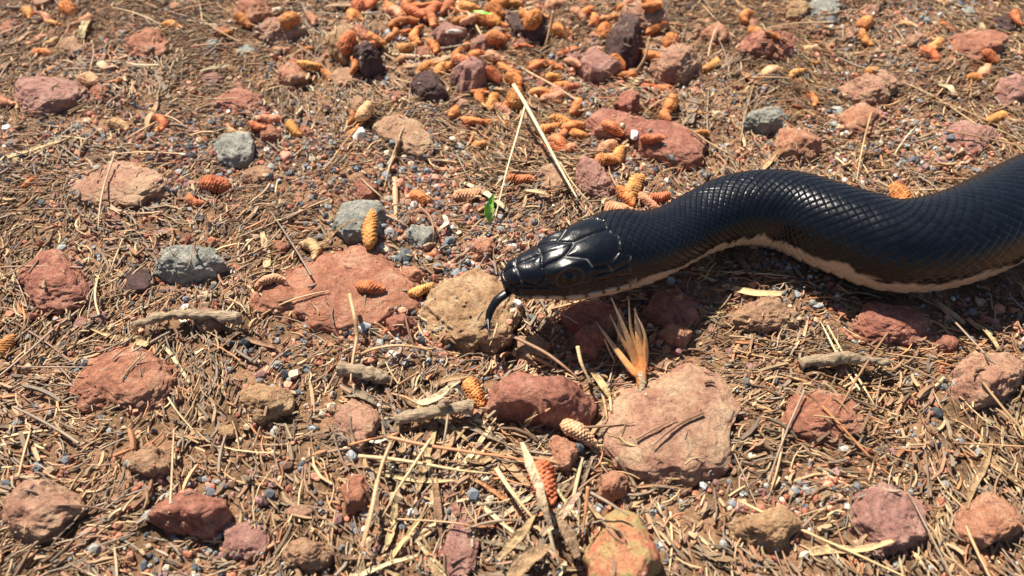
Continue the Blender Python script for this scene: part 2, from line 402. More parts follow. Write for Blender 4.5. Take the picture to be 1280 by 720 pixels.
# everything that loose things can lie on
RV = np.concatenate(rock_bvh_v); RF = np.concatenate(rock_bvh_f)
tree_r = BVHTree.FromPolygons(RV.tolist(), RF.tolist())
tree_ok = True
def drop(x, y):
    """height of the surface below, and whether it is a stone"""
    gz = float(ground_h(np.array([x]), np.array([y]))[0])
    hit = tree_r.ray_cast(Vector((x, y, 8)), Vector((0, 0, -1)))
    if hit[0] is not None and hit[0].z > gz: return hit[0].z, True
    return gz, False
def drop_many(xs, ys):
    gz = ground_h(xs, ys); st = np.zeros(len(xs), bool)
    for i, (x, y) in enumerate(zip(xs, ys)):
        hit = tree_r.ray_cast(Vector((x, y, 8)), Vector((0, 0, -1)))
        if hit[0] is not None and hit[0].z > gz[i]: gz[i] = hit[0].z; st[i] = True
    return gz, st

# ---------------------------------------------------------------- the snake
def catmull(P, n=40):
    P = [P[0] * 2 - P[1]] + P + [P[-1] * 2 - P[-2]]; out = []
    for i in range(1, len(P) - 2):
        for k in range(n):
            t = k / n; a, b, c, d = P[i - 1], P[i], P[i + 1], P[i + 2]
            out.append(0.5 * ((2 * b) + (c - a) * t + (2 * a - 5 * b + 4 * c - d) * t * t + (3 * b - a - 3 * c + d) * t ** 3))
    out.append(P[-2]); return np.array([o[:] for o in out])
def smooth_interp(x, xs, ys):
    """monotone-ish cubic through the points"""
    xs = np.asarray(xs, float); ys = np.asarray(ys, float)
    d = np.gradient(ys, xs); i = np.clip(np.searchsorted(xs, x) - 1, 0, len(xs) - 2)
    h = xs[i + 1] - xs[i]; t = np.clip((x - xs[i]) / h, 0, 1)
    return (2*t**3-3*t**2+1)*ys[i] + (t**3-2*t**2+t)*h*d[i] + (-2*t**3+3*t**2)*ys[i+1] + (t**3-t**2)*h*d[i+1]

# top midline in the photograph, its height there, and how far the centre lies below it
MID = [(627,346,1.62,0.0),(648,330,2.05,0.42),(678,316,2.32,0.58),(709,305,2.50,0.66),(744,290,2.58,0.72),(780,281,2.44,0.72),(812,278,2.28,0.76),
       (846,266,2.15,0.84),(886,243,2.12,0.95),(935,224,2.2,1.02),(1000,222,2.3,1.1),(1075,244,2.4,1.15),(1150,262,2.45,1.2),(1235,248,2.5,1.2),(1330,205,2.5,1.2),(1440,160,2.5,1.2)]
ctr = []
for px, py, z, d in MID:
    p = at(px, py, z); ctr.append(Vector((p.x, p.y, z - d)))
ctr[0].z = 1.50
path = catmull(ctr)
for _ in range(30): path[1:-1] = path[1:-1] * 0.5 + (path[:-2] + path[2:]) * 0.25
seg = np.r_[0, np.cumsum(np.linalg.norm(np.diff(path, axis=0), axis=1))]
L_SNAKE = seg[-1]
s1 = 0.5 * np.linspace(0.0, 1, 46)[1:] ** 2.2
s_all = np.concatenate([s1, np.arange(0.5, 7.2, 0.0165)[1:], np.arange(7.2, L_SNAKE, 0.030)])
NPHI = 380
phi = np.linspace(-math.pi, math.pi, NPHI, endpoint=False)
P0 = np.stack([np.interp(s_all, seg, path[:, k]) for k in range(3)], 1)
su = np.arange(0, L_SNAKE, 0.02); PU = np.stack([np.interp(su, seg, path[:, k]) for k in range(3)], 1); TU = np.gradient(PU, axis=0) / 0.02
ker = np.hanning(33); ker /= ker.sum()
T = np.stack([np.interp(s_all, su, np.convolve(np.pad(TU[:, k], 16, 'edge'), ker, 'valid')) for k in range(3)], 1)
T[:, 2] *= 0.9
T /= np.linalg.norm(T, axis=1, keepdims=True)
SIDEV = np.cross(T, [0, 0, 1.0]); SIDEV /= np.linalg.norm(SIDEV, axis=1, keepdims=True)   # towards the camera side
UP = np.cross(SIDEV, T)
wS = [0, .18, .45, .8, 1.2, 1.6, 2.1, 2.7, 3.2, 3.8, 4.5, 5.4, 6.5, 8, 11, 15, 40]
wV = [0, .34, .46, .545, .64, .74, .85, .95, .97, .88, .80, .80, .88, 1.0, 1.12, 1.22, 1.25]
hV = [0, .27, .37, .45, .53, .59, .64, .68, .70, .70, .70, .74, .84, .96, 1.08, 1.18, 1.2]
bV = [0, .30, .42, .50, .59, .66, .72, .74, .74, .68, .64, .66, .78, .96, 1.08, 1.18, 1.2]
def prof(s, ys):
    base = smooth_interp(s, wS[1:], ys[1:])
    r = np.clip(s / 0.34, 0, 1)
    tip = np.sqrt(np.clip(1 - (1 - r) ** 2, 0, 1))
    return base * np.where(s < 0.34, tip, 1.0)
Wd, Ht, Hb = prof(s_all, wV), prof(s_all, hV), prof(s_all, bV)
nlow = np.interp(s_all, [0, 0.5, 1.5, 3.2, 5, 8], [2.3, 3.0, 3.4, 3.1, 2.7, 2.4])
nexp = np.interp(s_all, [0, 0.5, 1.5, 3.2, 5, 8], [2.2, 2.7, 2.9, 2.6, 2.25, 2.15])
sn, cs = np.sin(phi)[None, :], np.cos(phi)[None, :]
e = np.where(cs > 0, (2 / nexp)[:, None], (2 / nlow)[:, None])
lx = Wd[:, None] * np.sign(sn) * np.abs(sn) ** e
lz = np.where(cs > 0, Ht[:, None], Hb[:, None]) * np.sign(cs) * np.abs(cs) ** e
# the cheeks widen below the eye line and the crown narrows above it
headw = np.clip(1 - (s_all - 2.4) / 1.6, 0, 1)[:, None]
lx = lx * (1 - 0.13 * headw * np.clip(lz / Ht[:, None], -1, 1))
# arc length from the top midline
dl = np.hypot(np.diff(lx, axis=1, append=lx[:, :1]), np.diff(lz, axis=1, append=lz[:, :1]))
i0 = NPHI // 2
cum = np.cumsum(dl, axis=1); cum = np.concatenate([np.zeros((len(s_all), 1)), cum[:, :-1]], 1)
tt = cum - cum[:, i0:i0 + 1]                       # signed: positive towards +SIDEV
AT = np.abs(tt); SS = np.repeat(s_all[:, None], NPHI, 1)
# the half of the girth
half = cum[:, -1:] / 2

# head plates: borders in (distance from the snout, arc from the midline)
SEGS = [  # s1,t1,s2,t2, paleness of the line along the joint
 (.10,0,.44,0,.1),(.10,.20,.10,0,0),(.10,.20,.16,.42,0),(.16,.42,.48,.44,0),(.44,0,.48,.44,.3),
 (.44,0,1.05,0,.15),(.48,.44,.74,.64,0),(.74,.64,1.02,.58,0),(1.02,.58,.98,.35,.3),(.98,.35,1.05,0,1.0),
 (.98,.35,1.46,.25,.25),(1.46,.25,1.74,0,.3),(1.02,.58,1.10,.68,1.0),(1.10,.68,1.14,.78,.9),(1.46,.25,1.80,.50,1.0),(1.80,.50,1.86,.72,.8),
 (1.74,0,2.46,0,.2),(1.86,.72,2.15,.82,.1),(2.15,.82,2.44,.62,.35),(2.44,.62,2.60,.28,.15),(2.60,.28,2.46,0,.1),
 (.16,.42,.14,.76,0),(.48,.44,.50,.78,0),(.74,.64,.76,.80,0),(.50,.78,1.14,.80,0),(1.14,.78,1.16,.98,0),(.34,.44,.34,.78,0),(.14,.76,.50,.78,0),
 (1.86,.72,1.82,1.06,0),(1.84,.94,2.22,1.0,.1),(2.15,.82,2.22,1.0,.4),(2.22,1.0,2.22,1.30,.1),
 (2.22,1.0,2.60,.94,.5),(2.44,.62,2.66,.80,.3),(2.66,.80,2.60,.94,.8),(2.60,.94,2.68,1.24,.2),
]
def seg_dist(s, t, a):
    x1, y1, x2, y2 = a; dx, dy = x2 - x1, y2 - y1
    u = np.clip(((s - x1) * dx + (t - y1) * dy) / (dx * dx + dy * dy), 0, 1)
    return np.hypot(s - x1 - u * dx, t - y1 - u * dy)
hm = s_all < 3.4; nh = int(hm.sum())
sh, th_ = SS[:nh], AT[:nh]
wob = 0.018 * vnoise(np.stack([sh * 4, th_ * 4 * np.sign(tt[:nh]) + 3, sh * 0], -1), 4)
shw, thw = sh + wob, th_ + wob * 0.6
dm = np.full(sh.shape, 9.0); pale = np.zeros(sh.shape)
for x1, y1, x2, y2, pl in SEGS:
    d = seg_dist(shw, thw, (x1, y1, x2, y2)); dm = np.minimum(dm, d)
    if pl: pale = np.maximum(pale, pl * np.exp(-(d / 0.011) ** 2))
# lips: the mouth line and the sutures of the labial scales
zm = (-0.10 - 0.075 * s_all - 0.05 * np.sin(s_all * 1.5))[:, None] * np.clip(s_all / 0.25, 0.3, 1)[:, None]
dmouth = np.abs(lz - zm)[:nh] + np.clip((sh - 2.9) * 0.6, 0, 9)
up_lip = (lz[:nh] - zm[:nh])
dup = np.abs(up_lip - 0.26) + np.clip((sh - 2.7) * 2, 0, 9)
dlow = np.abs(up_lip + 0.20) + np.clip((sh - 2.7) * 2, 0, 9)
ph = np.abs(((sh + 0.10 * up_lip) / 0.37 + 0.5) % 1 - 0.5) * 0.37
dsut = np.where((up_lip < 0.26) & (up_lip > 0), ph, 9); 
ph2 = np.abs(((sh + 0.30 * up_lip) / 0.37) % 1 - 0.5) * 0.37
dsut = np.where((up_lip <= 0) & (up_lip > -0.20), ph2, dsut)
dsut = dsut + np.clip((sh - 2.8) * 2, 0, 9)
chin = (up_lip < -0.20)
dchin = np.where(chin, np.abs(tt[:nh] - half[:nh] * np.sign(tt[:nh])) , 9)
side_zone = (th_ > 0.42 + 0.0 * sh)
dplate = np.minimum(np.minimum(dm, np.where(up_lip < 0.3, np.minimum(dup, dlow), 9)), np.minimum(dsut, dchin))
# a plate border never crosses the lip rows
dm_up = np.where(up_lip < 0.25, 9, dm)
dplate = np.minimum(np.minimum(dm_up, np.minimum(dup, dlow)), np.minimum(dsut, dchin))
head_disp = 0.038 * (1 - np.exp(-dplate / 0.055)) - 0.018 * np.exp(-(dplate / 0.013) ** 2) + 0.016 * vnoise(np.stack([sh * 2.6, th_ * 2.6, np.sign(tt[:nh])], -1), 8) + 0.003 * vnoise(np.stack([sh * 9, th_ * 9, np.sign(tt[:nh])], -1), 18)
head_disp -= 0.045 * np.exp(-(dmouth / 0.018) ** 2)
# nostril and eye socket, brow
head_disp -= 0.07 * np.exp(-((sh - 0.34) ** 2 + (th_ - 0.58) ** 2) / 0.045 ** 2)
EYE_S, EYE_T = 1.44, 0.76
de = np.hypot(sh - EYE_S, th_ - EYE_T)
head_disp += 0.060 * np.exp(-((sh - 1.40) / 0.33) ** 2 - ((th_ - 0.52) / 0.10) ** 2)
head_disp += 0.010 * np.exp(-((de - 0.225) / 0.022) ** 2) - 0.012 * np.exp(-((de - 0.195) / 0.014) ** 2) - 0.02 * np.exp(-(de / 0.20) ** 4)
head_disp += 0.016 * np.exp(-((sh - 0.30) / 0.15) ** 2 - ((th_ - 0.22) / 0.14) ** 2)
# lattice of body scales, overlapping like tiles, the free edge towards the tail
rows = 54.0
la = 0.098 + 0.012 * np.clip((SS - 3) / 4, 0, 1) + 0.02 * np.clip((SS - 7) / 8, 0, 1)
sint = np.concatenate([[0], np.cumsum(np.diff(s_all) / la[1:, 0])])[:, None]
bb = tt / np.maximum(half, 1e-6) * rows / 2 * 1.0
aa = sint + 0.05 * vnoise(np.stack([SS * 3, tt * 3, SS * 0], -1), 41)
p_, q_ = (aa + bb) / 2, (aa - bb) / 2
fp, fq = p_ % 1, q_ % 1
edge = np.minimum(np.minimum(fp, fq), np.minimum(1 - fp, 1 - fq))
back = (fp + fq) / 2
lat = (0.010 + 0.026 * back ** 1.5) * (1 - np.exp(-edge / 0.065)) - 0.005
cell = _hash(np.floor(p_).astype(int), np.floor(q_).astype(int), np.zeros_like(p_, int), 5)
lat = lat + 0.004 * cell * (1 - np.exp(-edge / 0.1))
# belly scutes
vent = half - AT
vw = 0.34 * half
scute = (SS / 0.34) % 1
ved = np.minimum(scute, 1 - scute) * 0.34
vdisp = 0.045 * scute * (1 - np.exp(-ved / 0.02))
vm = np.clip((vw - vent) / 0.04 , 0, 1) * np.clip((SS - 3.1) / 0.2, 0, 1)
disp = lat * (1 - vm) + vdisp * vm
# where the plates of the head end and the small scales begin
bl = np.zeros_like(SS)
bound = 2.46 + 0.14 * np.clip(AT[:nh] / 0.28, 0, 1) - 0.14 * np.clip((AT[:nh] - 0.28) / 0.34, 0, 1) + 0.25 * np.clip((AT[:nh] - 0.62) / 0.2, 0, 1)
bl[:nh] = np.clip((bound - sh) / 0.03, 0, 1)
disp[:nh] = disp[:nh] * (1 - bl[:nh]) + head_disp * bl[:nh] - 0.016 * np.exp(-((sh - bound) / 0.014) ** 2)
disp *= np.clip(s_all / 0.06, 0.1, 1)[:, None]
# surface and its normal
base = P0[:, None, :] + SIDEV[:, None, :] * lx[..., None] + UP[:, None, :] * lz[..., None]
du = np.gradient(base, axis=0); dv = (np.roll(base, -1, 1) - np.roll(base, 1, 1))
nrm = np.cross(du, dv); nrm /= np.linalg.norm(nrm, axis=2, keepdims=True) + 1e-9
outw = base - P0[:, None, :]
nrm *= np.sign(np.sum(nrm * outw, 2, keepdims=True) + 1e-9)
surf = base + nrm * disp[..., None]
NS = len(s_all)
BV_ = surf.reshape(-1, 3); ix = np.arange(NS * NPHI).reshape(NS, NPHI); jx = np.roll(ix, -1, 1)
BF = np.stack([ix[:-1], jx[:-1], jx[1:], ix[1:]], -1).reshape(-1, 4)
tip = P0[0] - T[0] * 0.012
BV_ = np.vstack([BV_, tip[None], P0[-1][None]])
cap1 = np.stack([jx[0], ix[0], np.full(NPHI, NS * NPHI), np.full(NPHI, NS * NPHI)], 1)
snake_me = bpy.data.meshes.new('body')
faces = BF.tolist() + [(a, b, NS * NPHI) for a, b in zip(jx[0].tolist(), ix[0].tolist())] + [(a, b, NS * NPHI + 1) for a, b in zip(ix[-1].tolist(), jx[-1].tolist())]
snake_me.from_pydata(BV_.tolist(), [], faces)
snake_me.polygons.foreach_set('use_smooth', [True] * len(snake_me.polygons)); snake_me.update()
# pigment: black above, pale mottled belly, grey chin, pale lines along the joints
pn = vnoise(np.stack([SS * 2.6, tt * 2.6, SS * 0 + 2], -1), 60) + 0.5 * vnoise(np.stack([SS * 9, tt * 9, SS * 0], -1), 61)
belly = np.clip((vw * 1.40 - vent) / 0.14 + 1.1 * pn, 0, 1) * np.clip((SS - 2.6) / 0.5, 0, 1)
lipz = (lz - zm)
chinm = np.clip((0.03 - lipz) / 0.05 + 0.30 * pn, 0, 1) * np.clip(1 - (SS - 2.9) / 0.9, 0, 1) * np.clip((SS - 0.3) / 0.35, 0, 1)
pal = np.maximum(belly, chinm)
lipdark = np.ones_like(SS); lipdark[:nh] = 1 - 0.85 * np.exp(-((dsut - 0.0) / 0.05) ** 2)
pal *= lipdark
pal *= 1 - 0.55 * np.exp(-(ved / 0.022) ** 2) * vm
pal *= 1 - 0.45 * np.clip(1.5 * vnoise(np.stack([SS * 1.1, tt * 1.5, SS * 0 + 5], -1), 66), 0, 1) * vm
pale_lines = np.zeros_like(SS); pale_head = pale * np.clip(0.6 + 1.2 * vnoise(np.stack([sh * 6, th_ * 6, np.sign(tt[:nh])], -1), 70), 0, 1)  # whitish lines along the plate joints, broken by noise
pale_lines[:nh] = pale_head * bl[:nh]
flk = np.exp(-(edge / 0.10) ** 2) * (vnoise(np.stack([SS * 4, tt * 4, SS * 0], -1), 77) > 0.62) * np.clip((SS - 2.7) / 0.3, 0, 1) * (1 - np.clip((SS - 3.6) / 0.8, 0, 1)) * (AT > 0.5) * 0.6

pale_lines[:nh] = np.maximum(pale_lines[:nh], 0.07 * np.exp(-((de - 0.222) / 0.014) ** 2))
black = np.array([0.0040, 0.0056, 0.0095]); cream = np.array([0.46, 0.34, 0.23]); pale_c = np.array([0.55, 0.53, 0.50])  # blue cast of the black stands in for sky reflection
col = black[None, None] * (1 + 0.25 * cell[..., None] * (1 - bl[..., None]))
col = col * (1 - pal[..., None]) + cream * pal[..., None]
col = col * (1 - pale_lines[..., None]) + pale_c * pale_lines[..., None]
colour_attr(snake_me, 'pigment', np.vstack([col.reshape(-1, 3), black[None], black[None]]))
m, n, l, b = mat('snake_skin')
va = n.new('ShaderNodeAttribute'); va.attribute_name = 'pigment'
dn = noise_node(n, l, 9, 8, 0.8); dn2 = noise_node(n, l, 0.9, 3, 0.5)
d1 = ramp(n, l, dn.outputs['Fac'], [(0.60, (0, 0, 0)), (0.74, (0.30, 0.30, 0.30))]).outputs[0]
d2 = ramp(n, l, dn2.outputs['Fac'], [(0.42, (0.05, 0.05, 0.05)), (0.65, (1, 1, 1))]).outputs[0]
dm_ = mix(n, l, d1, d2, 1.0, 'MULTIPLY')
l.new(mix(n, l, va.outputs['Color'], (0.20, 0.15, 0.11), dm_), b.inputs['Base Color'])
rn = noise_node(n, l, 3.5, 5, 0.65)
rr_ = n.new('ShaderNodeMapRange'); rr_.inputs['To Min'].default_value = 0.17; rr_.inputs['To Max'].default_value = 0.36
l.new(rn.outputs['Fac'], rr_.inputs[0]); l.new(rr_.outputs[0], b.inputs['Roughness'])
b.inputs['Specular IOR Level'].default_value = 0.30
bump(n, l, b, noise_node(n, l, 26, 4, 0.6).outputs['Fac'], 0.3, 0.012)
snake_me.materials.append(m)
snake = bpy.data.objects.new('snake', None); C.objects.link(snake); snake.empty_display_size = 0.5
mid = P0[int(NS * 0.45)]
snake.location = (mid[0], mid[1], 0)
tag(snake, 'glossy black snake with raised head and flicking dark tongue', 'snake')
def under(name, me, parent, world=(0, 0, 0)):
    o = bpy.data.objects.new(name, me); C.objects.link(o); o.parent = parent
    off = Vector((0, 0, 0)); q = parent
    while q: off += Vector(q.location); q = q.parent
    o.location = Vector(world) - off; return o
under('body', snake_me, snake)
m, n, l, b = mat('eye_dark'); b.inputs['Base Color'].default_value = (0.020, 0.016, 0.014, 1); b.inputs['Roughness'].default_value = 0.12; b.inputs['Specular IOR Level'].default_value = 0.4; M['eye'] = m
m, n, l, b = mat('eye_pupil'); b.inputs['Base Color'].default_value = (0.002, 0.002, 0.002, 1); b.inputs['Roughness'].default_value = 0.16; b.inputs['Specular IOR Level'].default_value = 0.25; M['pupil'] = m
def sphere_me(name, r, m, sub=4, sq=(1, 1, 1)):
    V, F = ico(sub); return mesh_np(name, V * r * np.array(sq), F, True, m)
ie = int(np.argmin(np.abs(s_all - EYE_S)))
for sgn in (1, -1):
    je = int(np.argmin(np.abs(tt[ie] - sgn * EYE_T)))
    p = Vector(surf[ie, je]); nn = Vector(nrm[ie, je])
    o = under('eye', sphere_me('eye', 0.205, M['eye'], 5), snake, p - nn * 0.135)
    pm = sphere_me('pupil', 0.085, M['pupil'], 4, (1, 1, 0.2))
    q = under('pupil', pm, o, p + nn * 0.055); q.rotation_euler = nn.to_track_quat('Z', 'Y').to_euler()

def sweep(P, Rad, sides=8, flat=1.0, closed=True):
    """tube along points; Rad = radius per point; flat = height of the section over its width"""
    P = np.asarray(P, float); n = len(P); T_ = np.gradient(P, axis=0); T_ /= np.linalg.norm(T_, axis=1, keepdims=True) + 1e-9
    ref = np.array([0, 0, 1.0]) if abs(T_[:, 2]).max() < 0.9 else np.array([1.0, 0.2, 0])
    A_ = np.cross(T_, ref); A_ /= np.linalg.norm(A_, axis=1, keepdims=True); B_ = np.cross(A_, T_)
    a = np.arange(sides) * 2 * math.pi / sides
    V = P[:, None] + (A_[:, None] * np.cos(a)[None, :, None] + B_[:, None] * np.sin(a)[None, :, None] * flat) * np.asarray(Rad)[:, None, None]
    ii = np.arange(n * sides).reshape(n, sides); jj = np.roll(ii, -1, 1)
    F = np.stack([ii[:-1], jj[:-1], jj[1:], ii[1:]], -1).reshape(-1, 4)
    V = V.reshape(-1, 3)
    ends = [np.array([[0, sides - 1 - k, sides - 2 - k, sides - 2 - k] for k in range(sides - 2)])]
    return V, F
def tube_obj(name, P, Rad, m, sides=8, flat=1.0, parent=None, colour=None, curve=True):
    P = [Vector(p) for p in P]
    if curve and len(P) > 2:
        n_ = 8; pts = catmull(P, n_); rad = np.interp(np.linspace(0, len(P) - 1, len(pts)), range(len(P)), Rad)
    else:
        pts = np.array([p[:] for p in P]); rad = np.array(Rad)
    V, F = sweep(pts, rad, sides, flat)
    o0 = pts[len(pts) // 2].copy()
    n = len(pts); fl = F.tolist()
    fl.append(list(range(sides - 1, -1, -1))); fl.append([(n - 1) * sides + k for k in range(sides)])
    me = bpy.data.meshes.new(name); me.from_pydata((V - o0).tolist(), [], fl)
    me.polygons.foreach_set('use_smooth', [True] * len(me.polygons)); me.update(); me.materials.append(m)
    o = under(name, me, parent, o0) if parent else link(name, me, o0)
    if colour: o.color = (*colour, 1)
    return o
m, n, l, b = mat('tongue_wet'); b.inputs['Base Color'].default_value = (0.006, 0.006, 0.008, 1); b.inputs['Roughness'].default_value = 0.3; b.inputs['Specular IOR Level'].default_value = 0.3
bump(n, l, b, noise_node(n, l, 14, 4).outputs['Fac'], 0.4, 0.02); M['tongue'] = m
mz = 1.30
tp = [at(640, 362, 1.32), at(631, 368, 1.30), at(621, 376, 1.22), at(613, 389, 1.02), at(610, 401, 0.90)]
tongue = tube_obj('tongue', tp, [0.10, 0.115, 0.115, 0.10, 0.07], M['tongue'], 12, 0.6, snake)
for k, (a, c) in enumerate((((606, 408), (599, 413)), ((611, 411), (613, 421)))):
    tube_obj('tongue_tip', [at(610.5, 399, 0.92), at(*a, 0.92), at(*c, 0.98)], [0.052, 0.040, 0.014], M['tongue'], 8, 0.8, tongue)

# snake's place on the ground, so that loose things do not poke through it
snake_xy = P0[::12]; snake_r = Wd[::12]; snake_b = (P0[:, 2] - Hb)[::12]
def under_snake(x, y, z):
    d = np.hypot(snake_xy[:, 0] - x, snake_xy[:, 1] - y)
    return bool(np.any((d < snake_r * 0.95 + 0.03) & (z > snake_b - 0.02)))

# ---------------------------------------------------------------- labels for loose things
LAND = [('the tan rock under the tongue', 582, 392), ('the salmon red slab', 470, 362), ('the dark maroon block', 676, 500), ('the large pinkish tan slab', 812, 530),
 ('the lichened red stone', 778, 690), ('the purple clay ridge', 577, 650), ('the pale grey stone', 455, 280), ('the angular grey stone', 526, 297), ('the snake snout', 640, 345),
 ('the flat tan clay clod', 508, 168), ('the upright purple stone', 590, 92), ('the dark plum stone', 536, 108), ('the purple wedge stone', 748, 80), ('the tall dark rock', 782, 52),
 ('the long red slab', 800, 172), ('the rounded rusty stone', 785, 130), ('the green leaf', 613, 262), ('the needle tuft', 795, 440), ('the broken tan twig', 540, 513),
 ('the small rusty brown stone', 503, 410), ('the round brown shaded stone', 738, 425), ('the white flakes at the top', 520, 45), ('the dark top hollow stone', 660, 30),
 ('the purple brown stone', 742, 225), ('the rough lower left red stone', 446, 616), ('the left pale pink stone', 450, 530), ('the small round salmon stone', 764, 605),
 ('the pale straw stem', 665, 160), ('the tan rock at far right of strip', 0, -999)][:-1]
SL = ['the far left purple stone', 'the upper left red stone', 'the upper left maroon stone', 'the top pink stone', 'the wide left pink slab', 'the small left tan clod', 'the far left maroon stone',
 'the large left grey stone', 'the large left red slab', 'the left ochre stone', 'the bottom left pink slab', 'the bottom left maroon stone', 'the bottom left tan clod', 'the top maroon stone',
 'the upper right pink stone', 'the top right red stone', 'the grey stone behind the snake', 'the far right purple stone', 'the tan clod before the snake', 'the right maroon stone',
 'the far right pink stone', 'the right red slab', 'the bottom ochre stone', 'the bottom right purple stone', 'the bottom right salmon stone']
LAND += [(nm, s[0], s[1]) for nm, s in zip(SL, SIDE)]
pending = []
def later(o, desc, cat, group):
    """a loose thing whose label also says where it lies"""
    pending.append((o, desc, cat, group))
ORD = ['', 'second', 'third', 'fourth', 'fifth', 'sixth', 'seventh', 'eighth', 'ninth', 'tenth', 'eleventh', 'twelfth', 'thirteenth', 'fourteenth', 'fifteenth']
def finish_labels():
    d = {}
    for o, desc, cat, group in pending:
        p = px_of(o.location)
        nm, lx_, ly_ = min(LAND, key=lambda k: math.hypot((k[1] - p[0]), 1.25 * (k[2] - p[1])))
        dx, dy = p[0] - lx_, p[1] - ly_
        if math.hypot(dx, dy) < 16: w_ = 'on or against'
        elif abs(dx) > abs(dy) * 1.1: w_ = 'right of' if dx > 0 else 'left of'
        else: w_ = 'below' if dy > 0 else 'above'
        d.setdefault(f'{desc} {w_} {nm}', []).append((p[0], o, cat, group))
    for base_, L in d.items():
        L.sort(key=lambda k: k[0])
        for k, (_, o, cat, group) in enumerate(L):
            t = base_
            if len(L) > 1:
                t += ', leftmost' if k == 0 else (', rightmost' if k == len(L) - 1 else f', {ORD[min(k, 14)]} from left')
            tag(o, t, cat, group)

WORD = {'salmon': 'crumbly salmon', 'clay': 'crumbly tan', 'maroon': 'rusty brown', 'purple': 'purple brown', 'red': 'brick red', 'pink': 'pinkish', 'tan': 'ochre', 'grey': 'grey', 'dark': 'dark'}
for o, mm, r in loose_stones: later(o, f'{"little" if r < 0.26 else ("middling" if r < 0.5 else "larger")} {WORD[mm]} stone', 'stone', 'small loose stones')
# ---------------------------------------------------------------- pebbles
PEB = []
for k in range(14):
    V, F = rock_shape(3, 500 + k * 31, 10, 0.46 if k % 4 else 0.62, 0.09)
    V = V / np.abs(V).max()
    PEB.append(mesh_np('pebble', V, F, k % 3 == 0, M['pebble']))
    PEB[-1].polygons.foreach_set('use_smooth', [k % 4 == 0] * len(F))
COL = {'white': (0.74, 0.72, 0.66), 'cream': (0.60, 0.50, 0.36), 'pale blue': (0.43, 0.45, 0.47), 'blue grey': (0.19, 0.21, 0.235), 'slate': (0.085, 0.095, 0.11), 'grey': (0.30, 0.30, 0.28),
       'salmon': (0.56, 0.26, 0.165), 'rusty red': (0.40, 0.145, 0.09), 'brown': (0.22, 0.12, 0.08), 'tan': (0.45, 0.31, 0.19), 'purple': (0.28, 0.15, 0.14)}
def jit(c, a=0.14):
    f = random.uniform(1 - a, 1 + a); return tuple(min(0.9, v * f * random.uniform(0.95, 1.05)) for v in c)
def pebble(px, py, rpx, cname, ry=None, desc=None, label=None):
    p = at(px, py, 0.1); s = rpx * cm_per_px(p)
    z, _ = drop(p.x, p.y)
    o = link('pebble', random.choice(PEB)); sy = s * random.uniform(0.6, 1.0) if ry is None else ry * cm_per_px(p) / 0.75
    sz = s * random.uniform(0.5, 0.8) if ry is None else s * 0.22
    if under_snake(p.x, p.y, z + sz * 1.3): bpy.data.objects.remove(o); return None
    o.location = (p.x, p.y, z + sz * 0.35); o.scale = (s, sy, sz)
    o.rotation_euler = (random.uniform(-.2, .2), random.uniform(-.2, .2), random.uniform(0, 6.28) if ry is None else random.uniform(-.2, .2))
    o.color = (*jit(COL[cname]), 1)
    if label: tag(o, label, 'pebble', 'loose pebbles on the ground')
    else: later(o, desc or f'{"small" if rpx < 6 else "larger"} {cname} pebble', 'pebble', 'loose pebbles on the ground')
    return o
